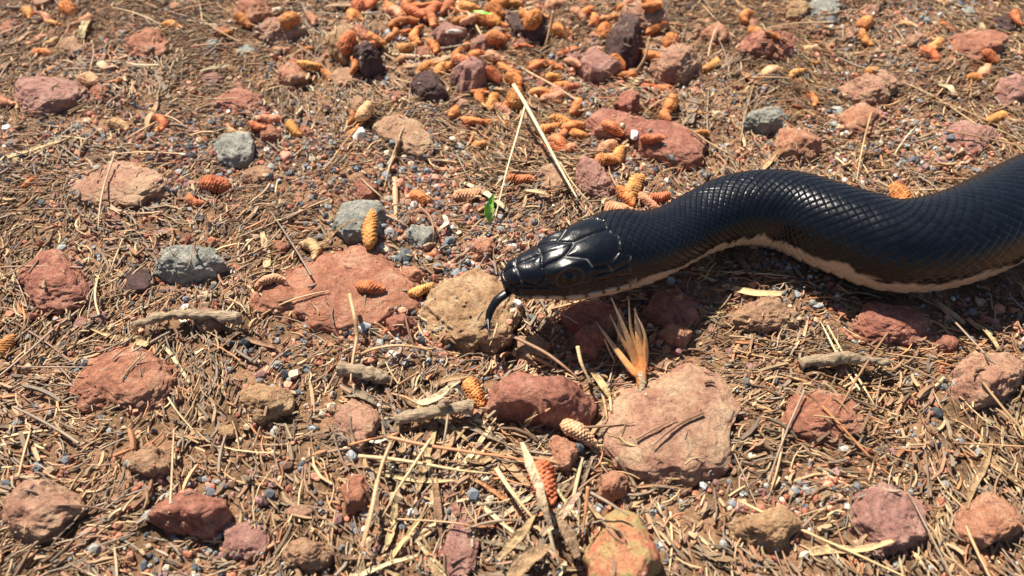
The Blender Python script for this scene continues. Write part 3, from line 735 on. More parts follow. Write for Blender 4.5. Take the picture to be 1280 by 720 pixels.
HAND = [(491,448,12,'white'),(457,411,12,'pale blue'),(464,453,8,'slate'),(469,443,8,'rusty red'),(506,458,10,'blue grey'),(522,443,8,'slate'),(552,441,7,'blue grey'),(553,453,8,'grey'),
 (511,425,8,'blue grey'),(592,459,6,'slate'),(624,457,6,'grey'),(611,456,5,'cream'),(748,467,12,'slate'),(762,477,8,'slate'),(766,464,8,'cream'),(778,468,7,'grey'),(668,396,9,'slate'),(652,400,7,'slate'),
 (647,384,7,'white'),(505,321,13,'slate'),(508,330,7,'blue grey'),(481,312,11,'cream'),(493,324,7,'grey'),(561,305,10,'blue grey'),(561,317,8,'slate'),(575,313,7,'brown'),(487,292,11,'grey'),
 (505,283,10,'grey'),(478,288,7,'blue grey'),(627,259,7,'pale blue'),(626,288,7,'grey'),(629,306,7,'cream'),(640,311,8,'pale blue'),(614,341,9,'blue grey'),(606,342,6,'grey'),(591,331,5,'white'),
 (441,571,13,'pale blue'),(461,588,9,'white'),(491,585,7,'white'),(521,563,8,'blue grey'),(485,528,7,'blue grey'),(497,514,7,'blue grey'),(471,505,8,'white'),(482,509,7,'tan'),(463,485,9,'cream'),
 (446,167,15,'white'),(492,46,17,'white',4),(567,49,13,'white',3.5),(484,40,6,'pale blue'),(765,113,8,'blue grey'),(781,109,7,'white'),(791,181,9,'white'),(770,219,8,'slate'),(731,131,6,'pale blue'),
 (719,641,8,'white'),(745,632,8,'grey'),(718,603,10,'slate'),(829,678,9,'white'),(816,636,9,'grey'),(812,655,7,'slate'),(749,529,6,'slate'),(750,490,6,'slate'),(543,316,9,'salmon'),
 (585,210,7,'salmon'),(543,219,8,'salmon'),(482,215,9,'blue grey'),(475,180,7,'slate'),(485,186,6,'cream'),(456,190,6,'cream'),(503,205,7,'blue grey'),(516,204,6,'slate'),(535,208,7,'blue grey'),
 (584,194,6,'pale blue'),(560,186,8,'tan'),(575,183,7,'grey'),(610,213,5,'white'),(575,232,5,'cream'),(545,233,6,'pale blue'),(475,248,6,'grey'),(550,255,9,'blue grey'),(585,262,11,'salmon'),
 (563,275,5,'brown'),(571,287,5,'cream'),(626,227,7,'grey'),(598,275,6,'slate'),(544,272,8,'brown'),(500,427,7,'white'),(495,395,5,'grey'),(518,393,6,'slate'),(446,453,7,'slate'),(476,433,8,'grey'),
 (477,458,5,'white'),(641,395,5,'cream'),(776,172,6,'cream'),(700,635,8,'pale blue'),(693,660,6,'grey'),(603,612,5,'cream'),(612,697,9,'cream'),(523,627,9,'salmon'),(645,452,5,'grey'),
 (465,505,5,'white'),(516,638,9,'white'),(538,630,7,'white'),(606,600,7,'cream'),(440,655,9,'slate'),(452,470,9,'purple'),(470,474,10,'purple'),(813,106,6,'blue grey'),(806,108,5,'rusty red'),
 (775,100,7,'rusty red'),(805,240,8,'cream'),(838,205,6,'slate'),(812,213,6,'tan'),(824,428,5,'grey'),(842,385,9,'brown'),(636,412,5,'salmon')]
for a in HAND: pebble(*a)

def zone(px, py):
    """(gravel, needle) weights over the place, from where it lies in the view"""
    def G(cx, cy, sx, sy): return math.exp(-((px - cx) / sx) ** 2 - ((py - cy) / sy) ** 2)
    gr = 0.22 + 1.3 * G(480, 200, 90, 45) + 1.0 * G(560, 300, 110, 60) + 0.9 * G(480, 450, 70, 35) + 0.8 * G(660, 392, 40, 14) + 0.9 * G(765, 470, 35, 16) + 0.5 * G(800, 215, 60, 40) + 0.6 * G(610, 410, 60, 30) + 0.4 * G(740, 620, 60, 40)
    ne = 0.45 + 1.0 * G(560, 150, 110, 40) + 1.0 * G(665, 235, 70, 45) + 1.2 * G(570, 570, 110, 45) + 1.2 * G(560, 690, 160, 60) + 1.0 * G(670, 440, 70, 30) + 0.6 * G(760, 590, 60, 70) - 0.45 * G(500, 215, 90, 50) - 0.3 * G(540, 300, 80, 50)
    pt = float(vnoise(np.array([px / 45.0, py / 34.0, 7.0]), 91)); gr *= 1 + 0.9 * pt; ne *= 1 - 0.7 * pt
    if px < 400 or px > 880:
        q = float(vnoise(np.array([px / 120.0, py / 90.0, 3.0]), 90)); f = min(1, max(0, (400 - px) / 60, (px - 880) / 60))
        gr += f * 0.8 * max(0, q); ne += f * 0.8 * max(0, -q + 0.2)
    return max(0.05, gr), max(0.08, ne)
def rand_place(margin=30, ymax=760):
    # even over the ground, not over the picture
    while True:
        x, y = random.uniform(-22, 22), random.uniform(3.2, 28)
        px, py = px_of((x, y, 0))
        if -margin < px < 1280 + margin and -margin < py < ymax: return x, y, px, py
names = ['blue grey', 'slate', 'grey', 'salmon', 'rusty red', 'brown', 'tan', 'purple', 'pale blue', 'cream', 'white']
wts = [11, 10, 12, 16, 15, 13, 16, 9, 2, 4, 1.2]
n_p = 0
while n_p < 175:
    x, y, px, py = rand_place()
    if random.random() > zone(px, py)[0] / 1.2: continue
    if drop(x, y)[1]: continue
    side = px < 436 or px > 846
    if not side and n_p % 3: pass
    r = random.choice([4.5, 5, 5.5, 6, 7, 8, 10]) if side else random.uniform(4, 6.5)
    if pebble(px, py, r, random.choices(names, wts)[0]): n_p += 1

# ---------------------------------------------------------------- pollen cones
def cone_mesh(seed, bend=0.15, fat=0.2):
    r = random.Random(seed); nu, nv = 40, 60
    V = []; TINT = []
    u = np.linspace(0, 2 * math.pi, nu, endpoint=False)
    for i in range(nv + 1):
        t = i / nv; x = t - 0.5
        R_ = fat * (math.sin(math.pi * min(1, max(0, t * 0.94 + 0.03))) ** 0.42) * (1.05 - 0.3 * t)
        a = (i / nv) * 21; bq = u / (2 * math.pi) * 14
        p, q = (a + bq) / 1, (a - bq) / 1
        P_, Q_ = (a + bq) / 2 * 1.0, (a - bq) / 2 * 1.0
        fp_, fq_ = P_ % 1, Q_ % 1
        ed = np.minimum(np.minimum(fp_, fq_), np.minimum(1 - fp_, 1 - fq_))
        d = 0.075 * (1 - np.exp(-ed / 0.15)) * (0.6 + 0.6 * (fp_ + fq_) / 2) - 0.012
        rr = R_ + d * (fat / 0.2) * min(1, 6 * t * (1.001 - t) + 0.05)
        cx = bend * (0.25 - x * x) * 1.6
        TINT.extend((0.50 + 0.68 * (1 - np.exp(-ed / 0.12)) * (0.6 + 0.4 * (fp_ + fq_) / 2)).tolist())
        for k in range(nu): V.append((x, math.cos(u[k]) * rr[k] + cx, math.sin(u[k]) * rr[k] * 0.92))
    V = np.array(V); V += 0.02 * np.stack([vnoise(V * 8, seed), vnoise(V * 8, seed + 1), vnoise(V * 8, seed + 2)], 1) + 0.045 * np.stack([V[:, 0] * 0, vnoise(V * 3.1, seed + 4), vnoise(V * 3.1, seed + 5)], 1)
    ii = np.arange((nv + 1) * nu).reshape(nv + 1, nu); jj = np.roll(ii, -1, 1)
    F = np.stack([ii[:-1], jj[:-1], jj[1:], ii[1:]], -1).reshape(-1, 4).tolist()
    F.append(list(range(nu - 1, -1, -1))); F.append([nv * nu + k for k in range(nu)])
    me = bpy.data.meshes.new('pollen_cone'); me.from_pydata(V.tolist(), [], F)
    me.polygons.foreach_set('use_smooth', [True] * len(F)); me.update(); me.materials.append(M['cone']); colour_attr(me, 'scale_tint', np.repeat(np.array(TINT)[:, None], 3, 1) * np.array([[1, 1, 1]]) ** 1); return me
CONES = [cone_mesh(k, b_, f_) for k, (b_, f_) in enumerate([(0.0, 0.2), (0.25, 0.17), (-0.25, 0.18), (0.5, 0.14), (-0.45, 0.15), (0.1, 0.25), (0.3, 0.21), (-0.1, 0.29), (0.6, 0.17)])]
LONG = [cone_mesh(20 + k, b_, 0.115) for k, b_ in enumerate((0.25, -0.3, 0.5))]
CC = {'orange': (0.62, 0.235, 0.08), 'yellow orange': (0.66, 0.30, 0.10), 'red orange': (0.58, 0.185, 0.08), 'pale tan': (0.66, 0.40, 0.21), 'golden brown': (0.55, 0.235, 0.07), 'pinkish orange': (0.60, 0.29, 0.165)}
def cone(px, py, lpx, ang, cname, mesh=None, desc=None, label=None, lift=0.0, fat=1.0):
    """lpx = length seen in the photograph, ang = its direction there in degrees, counter-clockwise"""
    p0 = at(px, py, 0.15); a = R(ang)
    q1 = at(px + math.cos(a) * lpx / 2, py - math.sin(a) * lpx / 2, 0.15); q0 = at(px - math.cos(a) * lpx / 2, py + math.sin(a) * lpx / 2, 0.15)
    L_ = min((q1 - q0).length, 0.95 if mesh is None else 1.5); mesh = mesh or random.choice(CONES)
    z1, _ = drop(q1.x, q1.y); z0, _ = drop(q0.x, q0.y); zc, _ = drop(p0.x, p0.y)
    r_ = L_ * 0.17 * fat
    zm_ = max(zc, (z0 + z1) / 2)
    if under_snake(p0.x, p0.y, zm_ + r_ * 2): return None
    o = link('pollen_cone', mesh, (p0.x, p0.y, zm_ + r_ * 0.62 + lift)); o.scale = (L_, L_ * fat, L_ * fat)
    d = Vector((q1.x - q0.x, q1.y - q0.y, (z1 - z0) * 0.6))
    o.rotation_euler = (Matrix.Rotation(math.atan2(d.y, d.x), 3, 'Z') @ Matrix.Rotation(-math.atan2(d.z, math.hypot(d.x, d.y)), 3, 'Y') @ Matrix.Rotation(random.choice((0, math.pi)) + random.uniform(-.35, .35), 3, 'X')).to_euler()
    o.color = (*jit(CC[cname], 0.12), 1)
    gname = 'pollen cones shed on the ground'
    if label: tag(o, label, 'pollen cone', gname)
    else: later(o, desc or f'{cname} pollen cone', 'pollen cone', gname)
    return o
NAMED = [
 (466,300,44,82,'golden brown','upright golden brown pollen cone in front of the pale grey stone'),
 (525,243,27,-28,'orange','small orange pollen cone lying above the angular grey stone'),
 (586,247,40,6,'pinkish orange','long pinkish orange pollen cone left of the green leaf'),
 (650,228,36,-4,'red orange','red orange pollen cone right of the thin pale stem'),
 (466,371,36,-8,'red orange','scaly red orange pollen cone lying on the salmon red slab'),
 (527,366,36,32,'yellow orange','yellow tipped orange pollen cone between slab and tan rock'),
 (593,492,38,-62,'yellow orange','fat golden pollen cone touching the left end of the maroon block'),
  (681,604,56,-74,'red orange','reddish pollen cone beside the pale curled leaf blade'),
 (543,316,19,20,'red orange','tiny round red pollen cone below the curved brown needle'),
 (601,179,22,15,'yellow orange','lone rounded yellow orange pollen cone above the gravel'),
 (568,140,17,60,'orange','small round orange pollen cone left of the cone cluster'),
 (591,152,30,4,'orange','plump orange pollen cone at the left end of the cone cluster'),
 (812,188,30,-8,'red orange','red orange pollen cone beside the white pebble at the right'),
 (795,238,36,60,'yellow orange','bright yellow orange pollen cone behind the snake neck'),
 (811,251,36,-35,'pinkish orange','pinkish pollen cone touching the back of the snake neck'),
 (773,262,36,-4,'pinkish orange','pinkish pollen cone lying flat just behind the snake head'),
 (782,246,32,-50,'orange','orange pollen cone leaning behind the snake head'),
 (824,246,30,10,'red orange','red pollen cone squeezed behind the bend of the snake'),
 (757,206,28,10,'orange','orange pollen cone on top of the purple brown stone'),
 (764,172,30,-20,'red orange','dark red orange pollen cone in front of the long red slab'),
 (650,386,14,-75,'pale tan','short pale yellow stub standing under the snake chin'),
]
cone(722, 546, 50, -24, 'pale tan', CONES[0], label='pale tan pollen cone in front of the dark maroon block', lift=0.14)
for px, py, lp, an, cn, lab in NAMED: cone(px, py, lp, an, cn, CONES[(0, 5, 0, 1)[int(px) % 4]], label=lab, fat=0.72 if py == 300 else 1.0)
for px, py, lp, an, cn in [(612,150,20,10,'orange'),(634,154,22,-10,'orange'),(605,118,22,80,'orange'),(618,124,24,70,'yellow orange'),(600,112,24,5,'orange'),(640,124,26,30,'orange'),(646,122,22,80,'yellow orange'),
 (626,134,26,-30,'pinkish orange'),(676,116,30,-8,'orange'),(690,122,30,12,'pinkish orange'),(694,126,16,0,'orange'),(684,158,36,15,'orange'),(702,152,32,-20,'yellow orange'),(716,158,30,5,'orange'),(696,166,30,25,'red orange'),
 (724,166,24,-12,'orange'),(700,180,30,-50,'red orange'),(688,188,26,-20,'red orange'),(712,186,20,30,'pinkish orange'),(776,196,20,70,'yellow orange'),(718,132,22,70,'orange'),(715,108,22,20,'red orange'),(694,78,22,-20,'orange'),
 (672,78,24,-8,'orange'),(665,38,26,50,'orange'),(660,30,24,-30,'yellow orange'),(734,16,28,30,'orange'),(722,20,28,-40,'pinkish orange'),(738,24,26,80,'orange'),(820,40,28,20,'orange'),(836,60,28,80,'orange'),(812,70,26,-30,'orange'),
 (836,128,26,70,'orange'),(830,106,24,10,'red orange'),(836,150,22,80,'orange'),(812,102,22,-20,'red orange'),(470,52,40,-22,'orange'),(510,54,34,10,'yellow orange'),(456,50,26,-35,'pinkish orange'),(506,68,24,6,'pinkish orange'),
 (448,8,26,60,'red orange'),(444,18,24,-30,'orange'),(463,4,26,45,'red orange'),(576,74,28,-70,'orange'),(548,80,26,60,'yellow orange'),(562,76,24,20,'orange'),(620,72,30,-25,'pinkish orange'),(630,52,24,40,'red orange'),
 (655,60,24,10,'red orange'),(580,56,22,30,'orange'),(538,58,22,-60,'orange'),(596,66,22,10,'orange'),(440,86,28,80,'orange'),(438,66,28,50,'red orange'),(586,9,34,-8,'yellow orange'),(604,28,30,-14,'orange'),(620,14,30,-30,'orange'),
 (628,5,30,15,'orange'),(640,4,26,0,'yellow orange'),(808,22,24,-30,'orange'),(790,14,26,20,'pinkish orange'),(760,20,26,10,'orange'),(756,36,26,80,'orange'),(438,140,28,80,'golden brown'),(455,143,26,60,'pale tan'),
 (440,156,22,40,'yellow orange'),(695,6,30,10,'pinkish orange'),(676,12,26,-30,'orange'),(760,186,24,30,'pinkish orange')]:
    cone(px, py, lp, an, cn)
for px, py, lp, an, cn in [(496,12,34,-35,'orange'),(520,18,58,-28,'red orange'),(536,30,44,-58,'red orange'),(545,18,40,45,'red orange'),(505,30,40,10,'orange'),(488,22,30,-40,'pinkish orange'),(556,8,34,70,'red orange'),(570,14,30,-10,'orange'),
 (531,8,36,10,'orange'),(514,6,30,60,'orange'),(528,44,24,80,'orange')]:
    cone(px, py, lp, an, cn, mesh=random.choice(LONG), desc=f'slender {cn} pollen cone')
for _ in range(46):
    px, py = random.uniform(438, 843), random.triangular(0, 135, 25)
    g_ = at(px, py, 0)
    if drop(g_.x, g_.y)[1] and random.random() < 0.7: continue
    cone(px, py, random.uniform(20, 30), random.uniform(-50, 50), random.choice(['orange', 'red orange', 'pinkish orange', 'orange', 'golden brown']), fat=random.uniform(0.8, 1.1))
k_ = 0
while k_ < 88:
    x, y, px, py = rand_place()
    side = px < 430 or px > 852
    if not side: continue
    if random.random() > (1.0 if py < 170 else 0.16): continue
    if drop(x, y)[1] and random.random() < 0.6: continue
    L0 = random.uniform(0.55, 0.95) / cm_per_px((x, y, 0))
    if cone(px, py, L0 * random.choice([0.8, 1]), random.uniform(-60, 60), random.choice(list(CC))): k_ += 1

# ---------------------------------------------------------------- long needles, stems, blades laid one by one
NC = {'straw': (0.54, 0.39, 0.21), 'tan': (0.43, 0.27, 0.14), 'brown': (0.24, 0.135, 0.075), 'orange brown': (0.45, 0.20, 0.09), 'grey brown': (0.26, 0.19, 0.13), 'pale': (0.66, 0.54, 0.33)}
def strand(pts, wpx, cname, label=None, name='pine_needle', cat='needle', z=None, group='single needles and stems', flat=0.8, tip=0.35, desc=None, sides=7):
    """a stem lying over what is below its points (or at the heights given)"""
    P = []
    for k, (x, y) in enumerate(pts):
        g0 = at(x, y, 0.15); zz, _ = drop(g0.x, g0.y)
        if z is not None: h_ = z[k]
        else: h_ = None
        if h_ is None: zz = zz + 0.07; g1 = at(x, y, zz); P.append(Vector((g1.x, g1.y, zz)))
        else:
            g1 = at(x, y, h_); P.append(g1)
    mid_ = P[len(P) // 2]; r_ = wpx / 2 * cm_per_px(mid_)
    n_ = len(P); rad = [r_ * (1 - (1 - tip) * (k / (n_ - 1)) ** 2) for k in range(n_)]
    # denser so the stem follows the ground without cutting it
    o = tube_obj(name, P, rad, M['straw'], sides, flat, None, NC[cname])
    if label: tag(o, label, cat, group)
    else: later(o, desc or f'long {cname} {name.replace("_", " ")}', cat, group)
    return o
ST = 'grass stem'
strand([(642,106),(655,127),(676,165),(699,208),(722,249)], 5.5, 'pale', 'pale straw stem running from the cone cluster down to the snake head', 'grass_stem', ST, z=[1.2,1.15,0.95,0.75,0.6])
strand([(658,140),(668,158),(684,184)], 4, 'straw', 'short straw stem lying along the long pale stem', 'grass_stem', ST, z=[0.9,0.75,0.5])
strand([(657,130),(646,170),(633,215),(618,276)], 3.2, 'pale', 'thin pale stem slanting down past the green leaf', 'grass_stem', ST, z=[1.1,0.95,0.7,0.35])
strand([(700,203),(714,226),(734,250)], 2.6, 'straw', 'thin straw fork beside the end of the long pale stem', 'grass_stem', ST, z=[0.8,0.6,0.5])
strand([(640,78),(664,92),(694,108),(728,130)], 4.5, 'tan', 'tan stem leading away above the pale straw stem', 'grass_stem', ST)
strand([(776,92),(800,104),(822,113),(852,124)], 6, 'straw', 'straw stem below the purple wedge stone', 'grass_stem', ST)
strand([(703,24),(708,44),(713,66)], 5, 'straw', 'short pale stalk standing right of the dark hollow stone', 'grass_stem', ST, z=[1.4,0.9,0.4])
strand([(692,14),(688,34),(682,56)], 5, 'tan', 'short tan stalk leaning left of the pale stalk', 'grass_stem', ST, z=[1.3,0.85,0.4])
strand([(713,64),(735,57),(762,50)], 3.6, 'grey brown', 'greyish stem reaching from the pale stalk towards the tall dark rock', 'grass_stem', ST)
strand([(438,32),(455,18),(478,0)], 5, 'tan', 'tan stem above the dark shaded rock, left of the slender orange cones', 'grass_stem', ST)
strand([(562,0),(575,14),(590,36)], 4.5, 'tan', 'left of three tan stems running down from the top edge', 'grass_stem', ST)
strand([(572,2),(588,20),(604,48)], 4.5, 'straw', 'middle of three tan stems running down from the top edge', 'grass_stem', ST)
strand([(582,12),(600,30),(632,50)], 4.5, 'tan', 'right of three tan stems running down from the top edge', 'grass_stem', ST)
strand([(505,64),(540,62),(575,57),(602,52)], 4, 'grey brown', 'greenish brown stem lying below the white flakes', 'grass_stem', ST)
strand([(490,68),(540,71),(590,71),(640,72)], 5, 'straw', 'long faded stem lying level above the upright purple stone', 'grass_stem', ST)
strand([(795,90),(806,72),(812,45)], 4.6, 'tan', 'stalk standing right of the tall dark rock', 'grass_stem', ST, z=[0.3,0.8,1.3])
strand([(500,122),(530,136),(556,153)], 4, 'tan', 'tan needle right above the flat tan clay clod', z=None)
strand([(524,128),(530,142),(546,166)], 3.2, 'brown', 'brown needle crossing above the tan clay clod')
strand([(541,152),(566,151),(590,156)], 3, 'grey brown', 'dark needle left of the plump orange pollen cone')
strand([(500,174),(493,198),(485,222)], 6, 'brown', 'stiff brown stalk in the gravel below the tan clay clod')
strand([(497,190),(488,205),(480,236)], 4.5, 'tan', 'tan stalk beside the stiff brown stalk')
strand([(493,222),(494,245),(495,276)], 9, 'tan', 'thick frayed straw piece right of the pale grey stone', flat=0.4)
strand([(527,260),(538,272),(542,290),(541,308)], 3.5, 'brown', 'curved reddish brown needle over the angular grey stone', z=[0.3,0.55,0.6,0.3])
strand([(437,368),(443,395),(446,420),(441,450),(438,480)], 6, 'tan', 'tan stem bowed along the left side of pale blue pebble', z=[0.8,0.85,0.6,0.5,0.4])
strand([(445,446),(465,437),(495,432),(525,435),(548,444)], 4.6, 'tan', 'arched tan stem over the pebbles above the white pebble', z=[0.25,0.5,0.65,0.55,0.3])
strand([(468,403),(483,413),(500,428)], 4, 'tan', 'short needle left of the small rusty stone')
strand([(521,402),(527,416),(537,428)], 3.6, 'tan', 'needle leaning on the lower left of the tan rock')
strand([(523,414),(521,424),(560,440),(600,442)], 3.0, 'tan')
strand([(484,546),(530,556),(580,564),(630,571),(668,577)], 5.2, 'orange brown', 'long orange brown needle lying across the lower left litter', z=[0.55,0.6,0.6,0.55,0.5])
strand([(448,570),(490,574),(530,580),(575,588),(615,592)], 5.2, 'straw', 'long pale yellow needle below the orange brown needle', z=[0.5,0.5,0.5,0.45,0.4])
strand([(538,549),(518,580),(497,612),(478,646)], 4.6, 'straw', 'pale needle crossing over both long lower left needles', z=[0.7,0.7,0.6,0.45])
strand([(483,546),(520,534),(556,522)], 4, 'orange brown', 'rust coloured needle running up to the broken twig')
strand([(489,553),(478,580),(466,625),(450,690)], 5.5, 'tan', 'long tan needle running down the lower left', z=[0.5,0.55,0.55,0.5])
strand([(438,556),(460,550),(484,545)], 4, 'orange brown', 'short rust needle left of the long orange brown needle')
strand([(472,600),(462,650),(446,712)], 7, 'tan', 'wide tan blade at the lower left', flat=0.4, z=[0.6,0.6,0.4])
strand([(560,518),(556,545),(548,580)], 3.6, 'grey brown', 'grey brown needle hanging from below the broken twig', z=[0.6,0.6,0.4])
strand([(577,570),(573,580),(567,590)], 4, 'tan')
strand([(556,650),(520,668),(476,690)], 8, 'tan', 'flat tan strip lying level at the bottom left', flat=0.35)
strand([(552,656),(518,678),(474,698),(446,716)], 5, 'tan', 'tan strip below the flat tan strip at the bottom left')
strand([(638,560),(616,540),(590,530)], 4, 'grey brown')
strand([(655,528),(672,518)], 4, 'tan', 'small chip of straw on the front of maroon block')
strand([(724,535),(760,532),(793,528)], 4, 'brown', 'dark needle pointing onto the large pinkish slab')
strand([(795,549),(820,535),(846,523)], 3.2, 'brown', 'thin dark stem lying on the large pinkish slab')
strand([(750,482),(756,505),(759,524)], 4.5, 'tan', 'short straw in the gap between maroon block and slab')
strand([(760,484),(763,502),(764,514)], 4.5, 'straw', 'second short straw in the gap beside the pinkish slab')
strand([(735,608),(732,640),(728,668)], 5, 'orange brown', 'orange brown needle standing left of the lichened stone', z=[0.9,0.7,0.5])
strand([(735,614),(760,628),(787,645)], 5, 'grey brown', 'grey brown stem leaning on the lichened stone', z=[0.8,0.9,0.9])
strand([(770,572),(790,600),(806,640),(816,660)], 6, 'grey brown', 'long brown blade right of the small round salmon stone')
strand([(785,590),(812,605),(842,624)], 4.5, 'tan', 'tan needle below the large pinkish slab')
strand([(820,622),(828,645),(838,672)], 3.5, 'straw', 'straw needle above the white pebble at bottom right')
strand([(838,640),(840,680),(836,720)], 4, 'straw', 'straw needle right of the white pebble at bottom right')
strand([(742,556),(750,578),(760,592)], 4, 'grey brown')
strand([(722,433),(727,455),(739,480)], 5.5, 'straw', 'pale stalk standing in front of round brown shaded stone', z=[0.8,0.7,0.45])
strand([(640,420),(680,440),(705,458),(726,476)], 5.5, 'brown', 'long brown needle below the snout', z=[0.45,0.5,0.5,0.4])
strand([(665,445),(690,458),(722,474)], 4.5, 'tan', 'tan needle beside the long brown needle below the snout')
strand([(655,465),(690,452),(665,440)], 3.5, 'tan')
strand([(690,384),(684,400),(678,412)], 3.8, 'brown', 'dark needle in the shade beneath the jaw')
strand([(705,407),(688,417)], 3.8, 'tan')
strand([(664,376),(654,390)], 4, 'tan')
strand([(580,440),(610,445),(645,440)], 4, 'tan', 'tan needle along the foot of the tan rock')
strand([(622,404),(618,418),(612,432)], 3.2, 'tan', 'thin tan stick lying on the tan rock beside the tongue tip', z=[0.85,0.82,0.75])
strand([(623,456),(600,468),(570,474)], 3, 'tan'); strand([(640,470),(660,458),(700,448)], 3.4, 'tan')
strand([(620,585),(640,615),(668,650)], 7, 'straw', 'flat straw blade crossing the curled leaf', flat=0.35, z=[0.5,0.6,0.5])
strand([(640,625),(646,640),(650,655)], 5, 'orange brown')
strand([(686,662),(692,685),(699,706)], 5, 'pale', 'pale splinter standing near the bottom centre', z=[0.8,0.6,0.4])
strand([(690,648),(710,668),(730,690)], 8, 'tan', 'broad tan strip left of the lichened stone', flat=0.35)

def blade(name, pts, wpx, m, colour, label, cat, group=None, z=None, curl=0.25, thick=0.02):
    """a thin dry leaf: a strip with width per point, a fold along the middle and real thickness"""
    P = []
    for k, (x, y) in enumerate(pts):
        g0 = at(x, y, 0.2); zz, _ = drop(g0.x, g0.y); h_ = (zz + 0.14) if z is None else z[k]; P.append(at(x, y, h_))
    path_ = catmull(P, 7); n_ = len(path_); T_ = np.gradient(path_, axis=0); T_ /= np.linalg.norm(T_, axis=1, keepdims=True)
    A_ = np.cross(T_, [0, 0, 1.0]); A_ /= np.linalg.norm(A_, axis=1, keepdims=True) + 1e-9; B_ = np.cross(A_, T_)
    wv = np.interp(np.linspace(0, len(P) - 1, n_), range(len(P)), wpx) / 2 * cm_per_px(P[len(P) // 2])
    cols_ = np.linspace(-1, 1, 9); V = []
    sdd = len(name) + pts[0][0]
    for side_ in (1, -1):
        for i in range(n_):
            for c in cols_:
                wob_ = 0.22 * float(vnoise(np.array([i * 0.45, c * 1.7, sdd]), 3)) + 0.1 * float(vnoise(np.array([i * 1.4, c * 4, sdd]), 4))
                V.append(path_[i] + A_[i] * c * wv[i] * (1 + wob_) + B_[i] * (wv[i] * curl * (c * c - 0.4) + wob_ * wv[i] * 0.9 + side_ * thick / 2))
    nc = len(cols_); F = []
    off = n_ * nc
    for i in range(n_ - 1):
        for c in range(nc - 1):
            a = i * nc + c; F.append((a, a + 1, a + nc + 1, a + nc)); F.append((off + a, off + a + nc, off + a + nc + 1, off + a + 1))
        for c in (0, nc - 1):
            a = i * nc + c; F.append((a, a + nc, off + a + nc, off + a))
    for i in (0, n_ - 1):
        for c in range(nc - 1):
            a = i * nc + c; F.append((a, off + a, off + a + 1, a + 1))
    o0 = path_[n_ // 2]; me = bpy.data.meshes.new(name); me.from_pydata((np.array(V) - o0).tolist(), [], F)
    me.polygons.foreach_set('use_smooth', [True] * len(F)); me.update(); me.materials.append(m)
    o = link(name, me, o0); o.color = (*colour, 1)
    if label: tag(o, label, cat, group)
    return o
m, n, l, b = mat('dry_leaf')
oc = n.new('ShaderNodeObjectInfo'); a_ = noise_node(n, l, 3.0, 6, 0.7)
f_ = ramp(n, l, a_.outputs['Fac'], [(0.3, (0.4, 0.34, 0.3)), (0.5, (0.9, 0.9, 0.88)), (0.7, (1.15, 1.15, 1.1))]).outputs[0]
l.new(mix(n, l, oc.outputs['Color'], f_, 1.0, 'MULTIPLY'), b.inputs['Base Color']); b.inputs['Roughness'].default_value = 0.65
bump(n, l, b, noise_node(n, l, 7, 5).outputs['Fac'], 0.9, 0.14); M['leaf'] = m

# flat shreds of straw and bark over the litter
k_ = 0
while k_ < 95:
    x, y, px, py = rand_place()
    inside = 436 < px < 846
    if k_ < 48 and not (inside and py > 480): continue
    if k_ >= 48 and inside and py > 480: continue
    if random.random() > zone(px, py)[1] / 1.4 or drop(x, y)[1]: continue
    a_ = random.uniform(0, math.pi); L_ = random.uniform(0.7, 1.9) if inside else random.uniform(0.8, 2.2)
    p3 = []; z3 = []
    for t in (-0.5, -0.17, 0.17, 0.5):
        bx, by = x + math.cos(a_) * L_ * t, y + math.sin(a_) * L_ * t + random.uniform(-.05, .05)
        h_ = drop(bx, by)[0] + random.uniform(0.08, 0.22); z3.append(h_); p3.append(px_of((bx, by, h_)))
    if under_snake(x, y, max(z3) + 0.1): continue
    w0 = random.uniform(4, 11)
    cn = random.choices(['straw', 'tan', 'brown', 'grey brown', 'pale', 'orange brown'], [4, 5, 3, 4, 2, 1])[0]
    o = blade('straw_shred', p3, [w0 * random.uniform(.3, .9), w0, w0 * random.uniform(.7, 1.1), w0 * random.uniform(.1, .6)], M['leaf'], jit(NC[cn], 0.2), None, None, None, z=z3, curl=random.uniform(0.1, 0.6))
    later(o, f'{"wide" if w0 > 7 else "narrow"} {cn} straw shred', 'straw', 'flat shreds of straw and bark'); k_ += 1
# pine needles, many alike, shared shapes
NEED = []
for k in range(9):
    r = random.Random(k); b1, b2 = r.uniform(-0.12, 0.12), r.uniform(-0.05, 0.05)
    t = np.linspace(-0.5, 0.5, 9)
    P = np.stack([t, b1 * (0.25 - t * t) * 2 + b2 * t, 0.03 * np.sin(t * 5 + k)], 1)
    V, F = sweep(P, np.interp(t, [-.5, .3, .5], [1, .9, .35]) * 0.024, 6, 0.7)
    me = mesh_np('pine_needle', V, F, True, M['straw']); NEED.append(me)
def lay(me, name, x, y, yaw, L_, thick, lift):
    dx, dy = math.cos(yaw) * L_ / 2, math.sin(yaw) * L_ / 2
    z0, s0 = drop(x - dx, y - dy); z1, s1_ = drop(x + dx, y + dy); zc, sc_ = drop(x, y)
    zm_ = max(zc, (z0 + z1) / 2)
    if under_snake(x, y, zm_ + lift + .1) or under_snake(x + dx, y + dy, z1 + lift + .1) or under_snake(x - dx, y - dy, z0 + lift + .1): return None
    o = link(name, me, (x, y, zm_ + lift)); o.scale = (L_, thick, thick)
    o.rotation_euler = (Matrix.Rotation(yaw, 3, 'Z') @ Matrix.Rotation(-math.atan2((z1 - z0), L_), 3, 'Y')).to_euler()
    return o
k_ = 0
NEED_MORE = 215
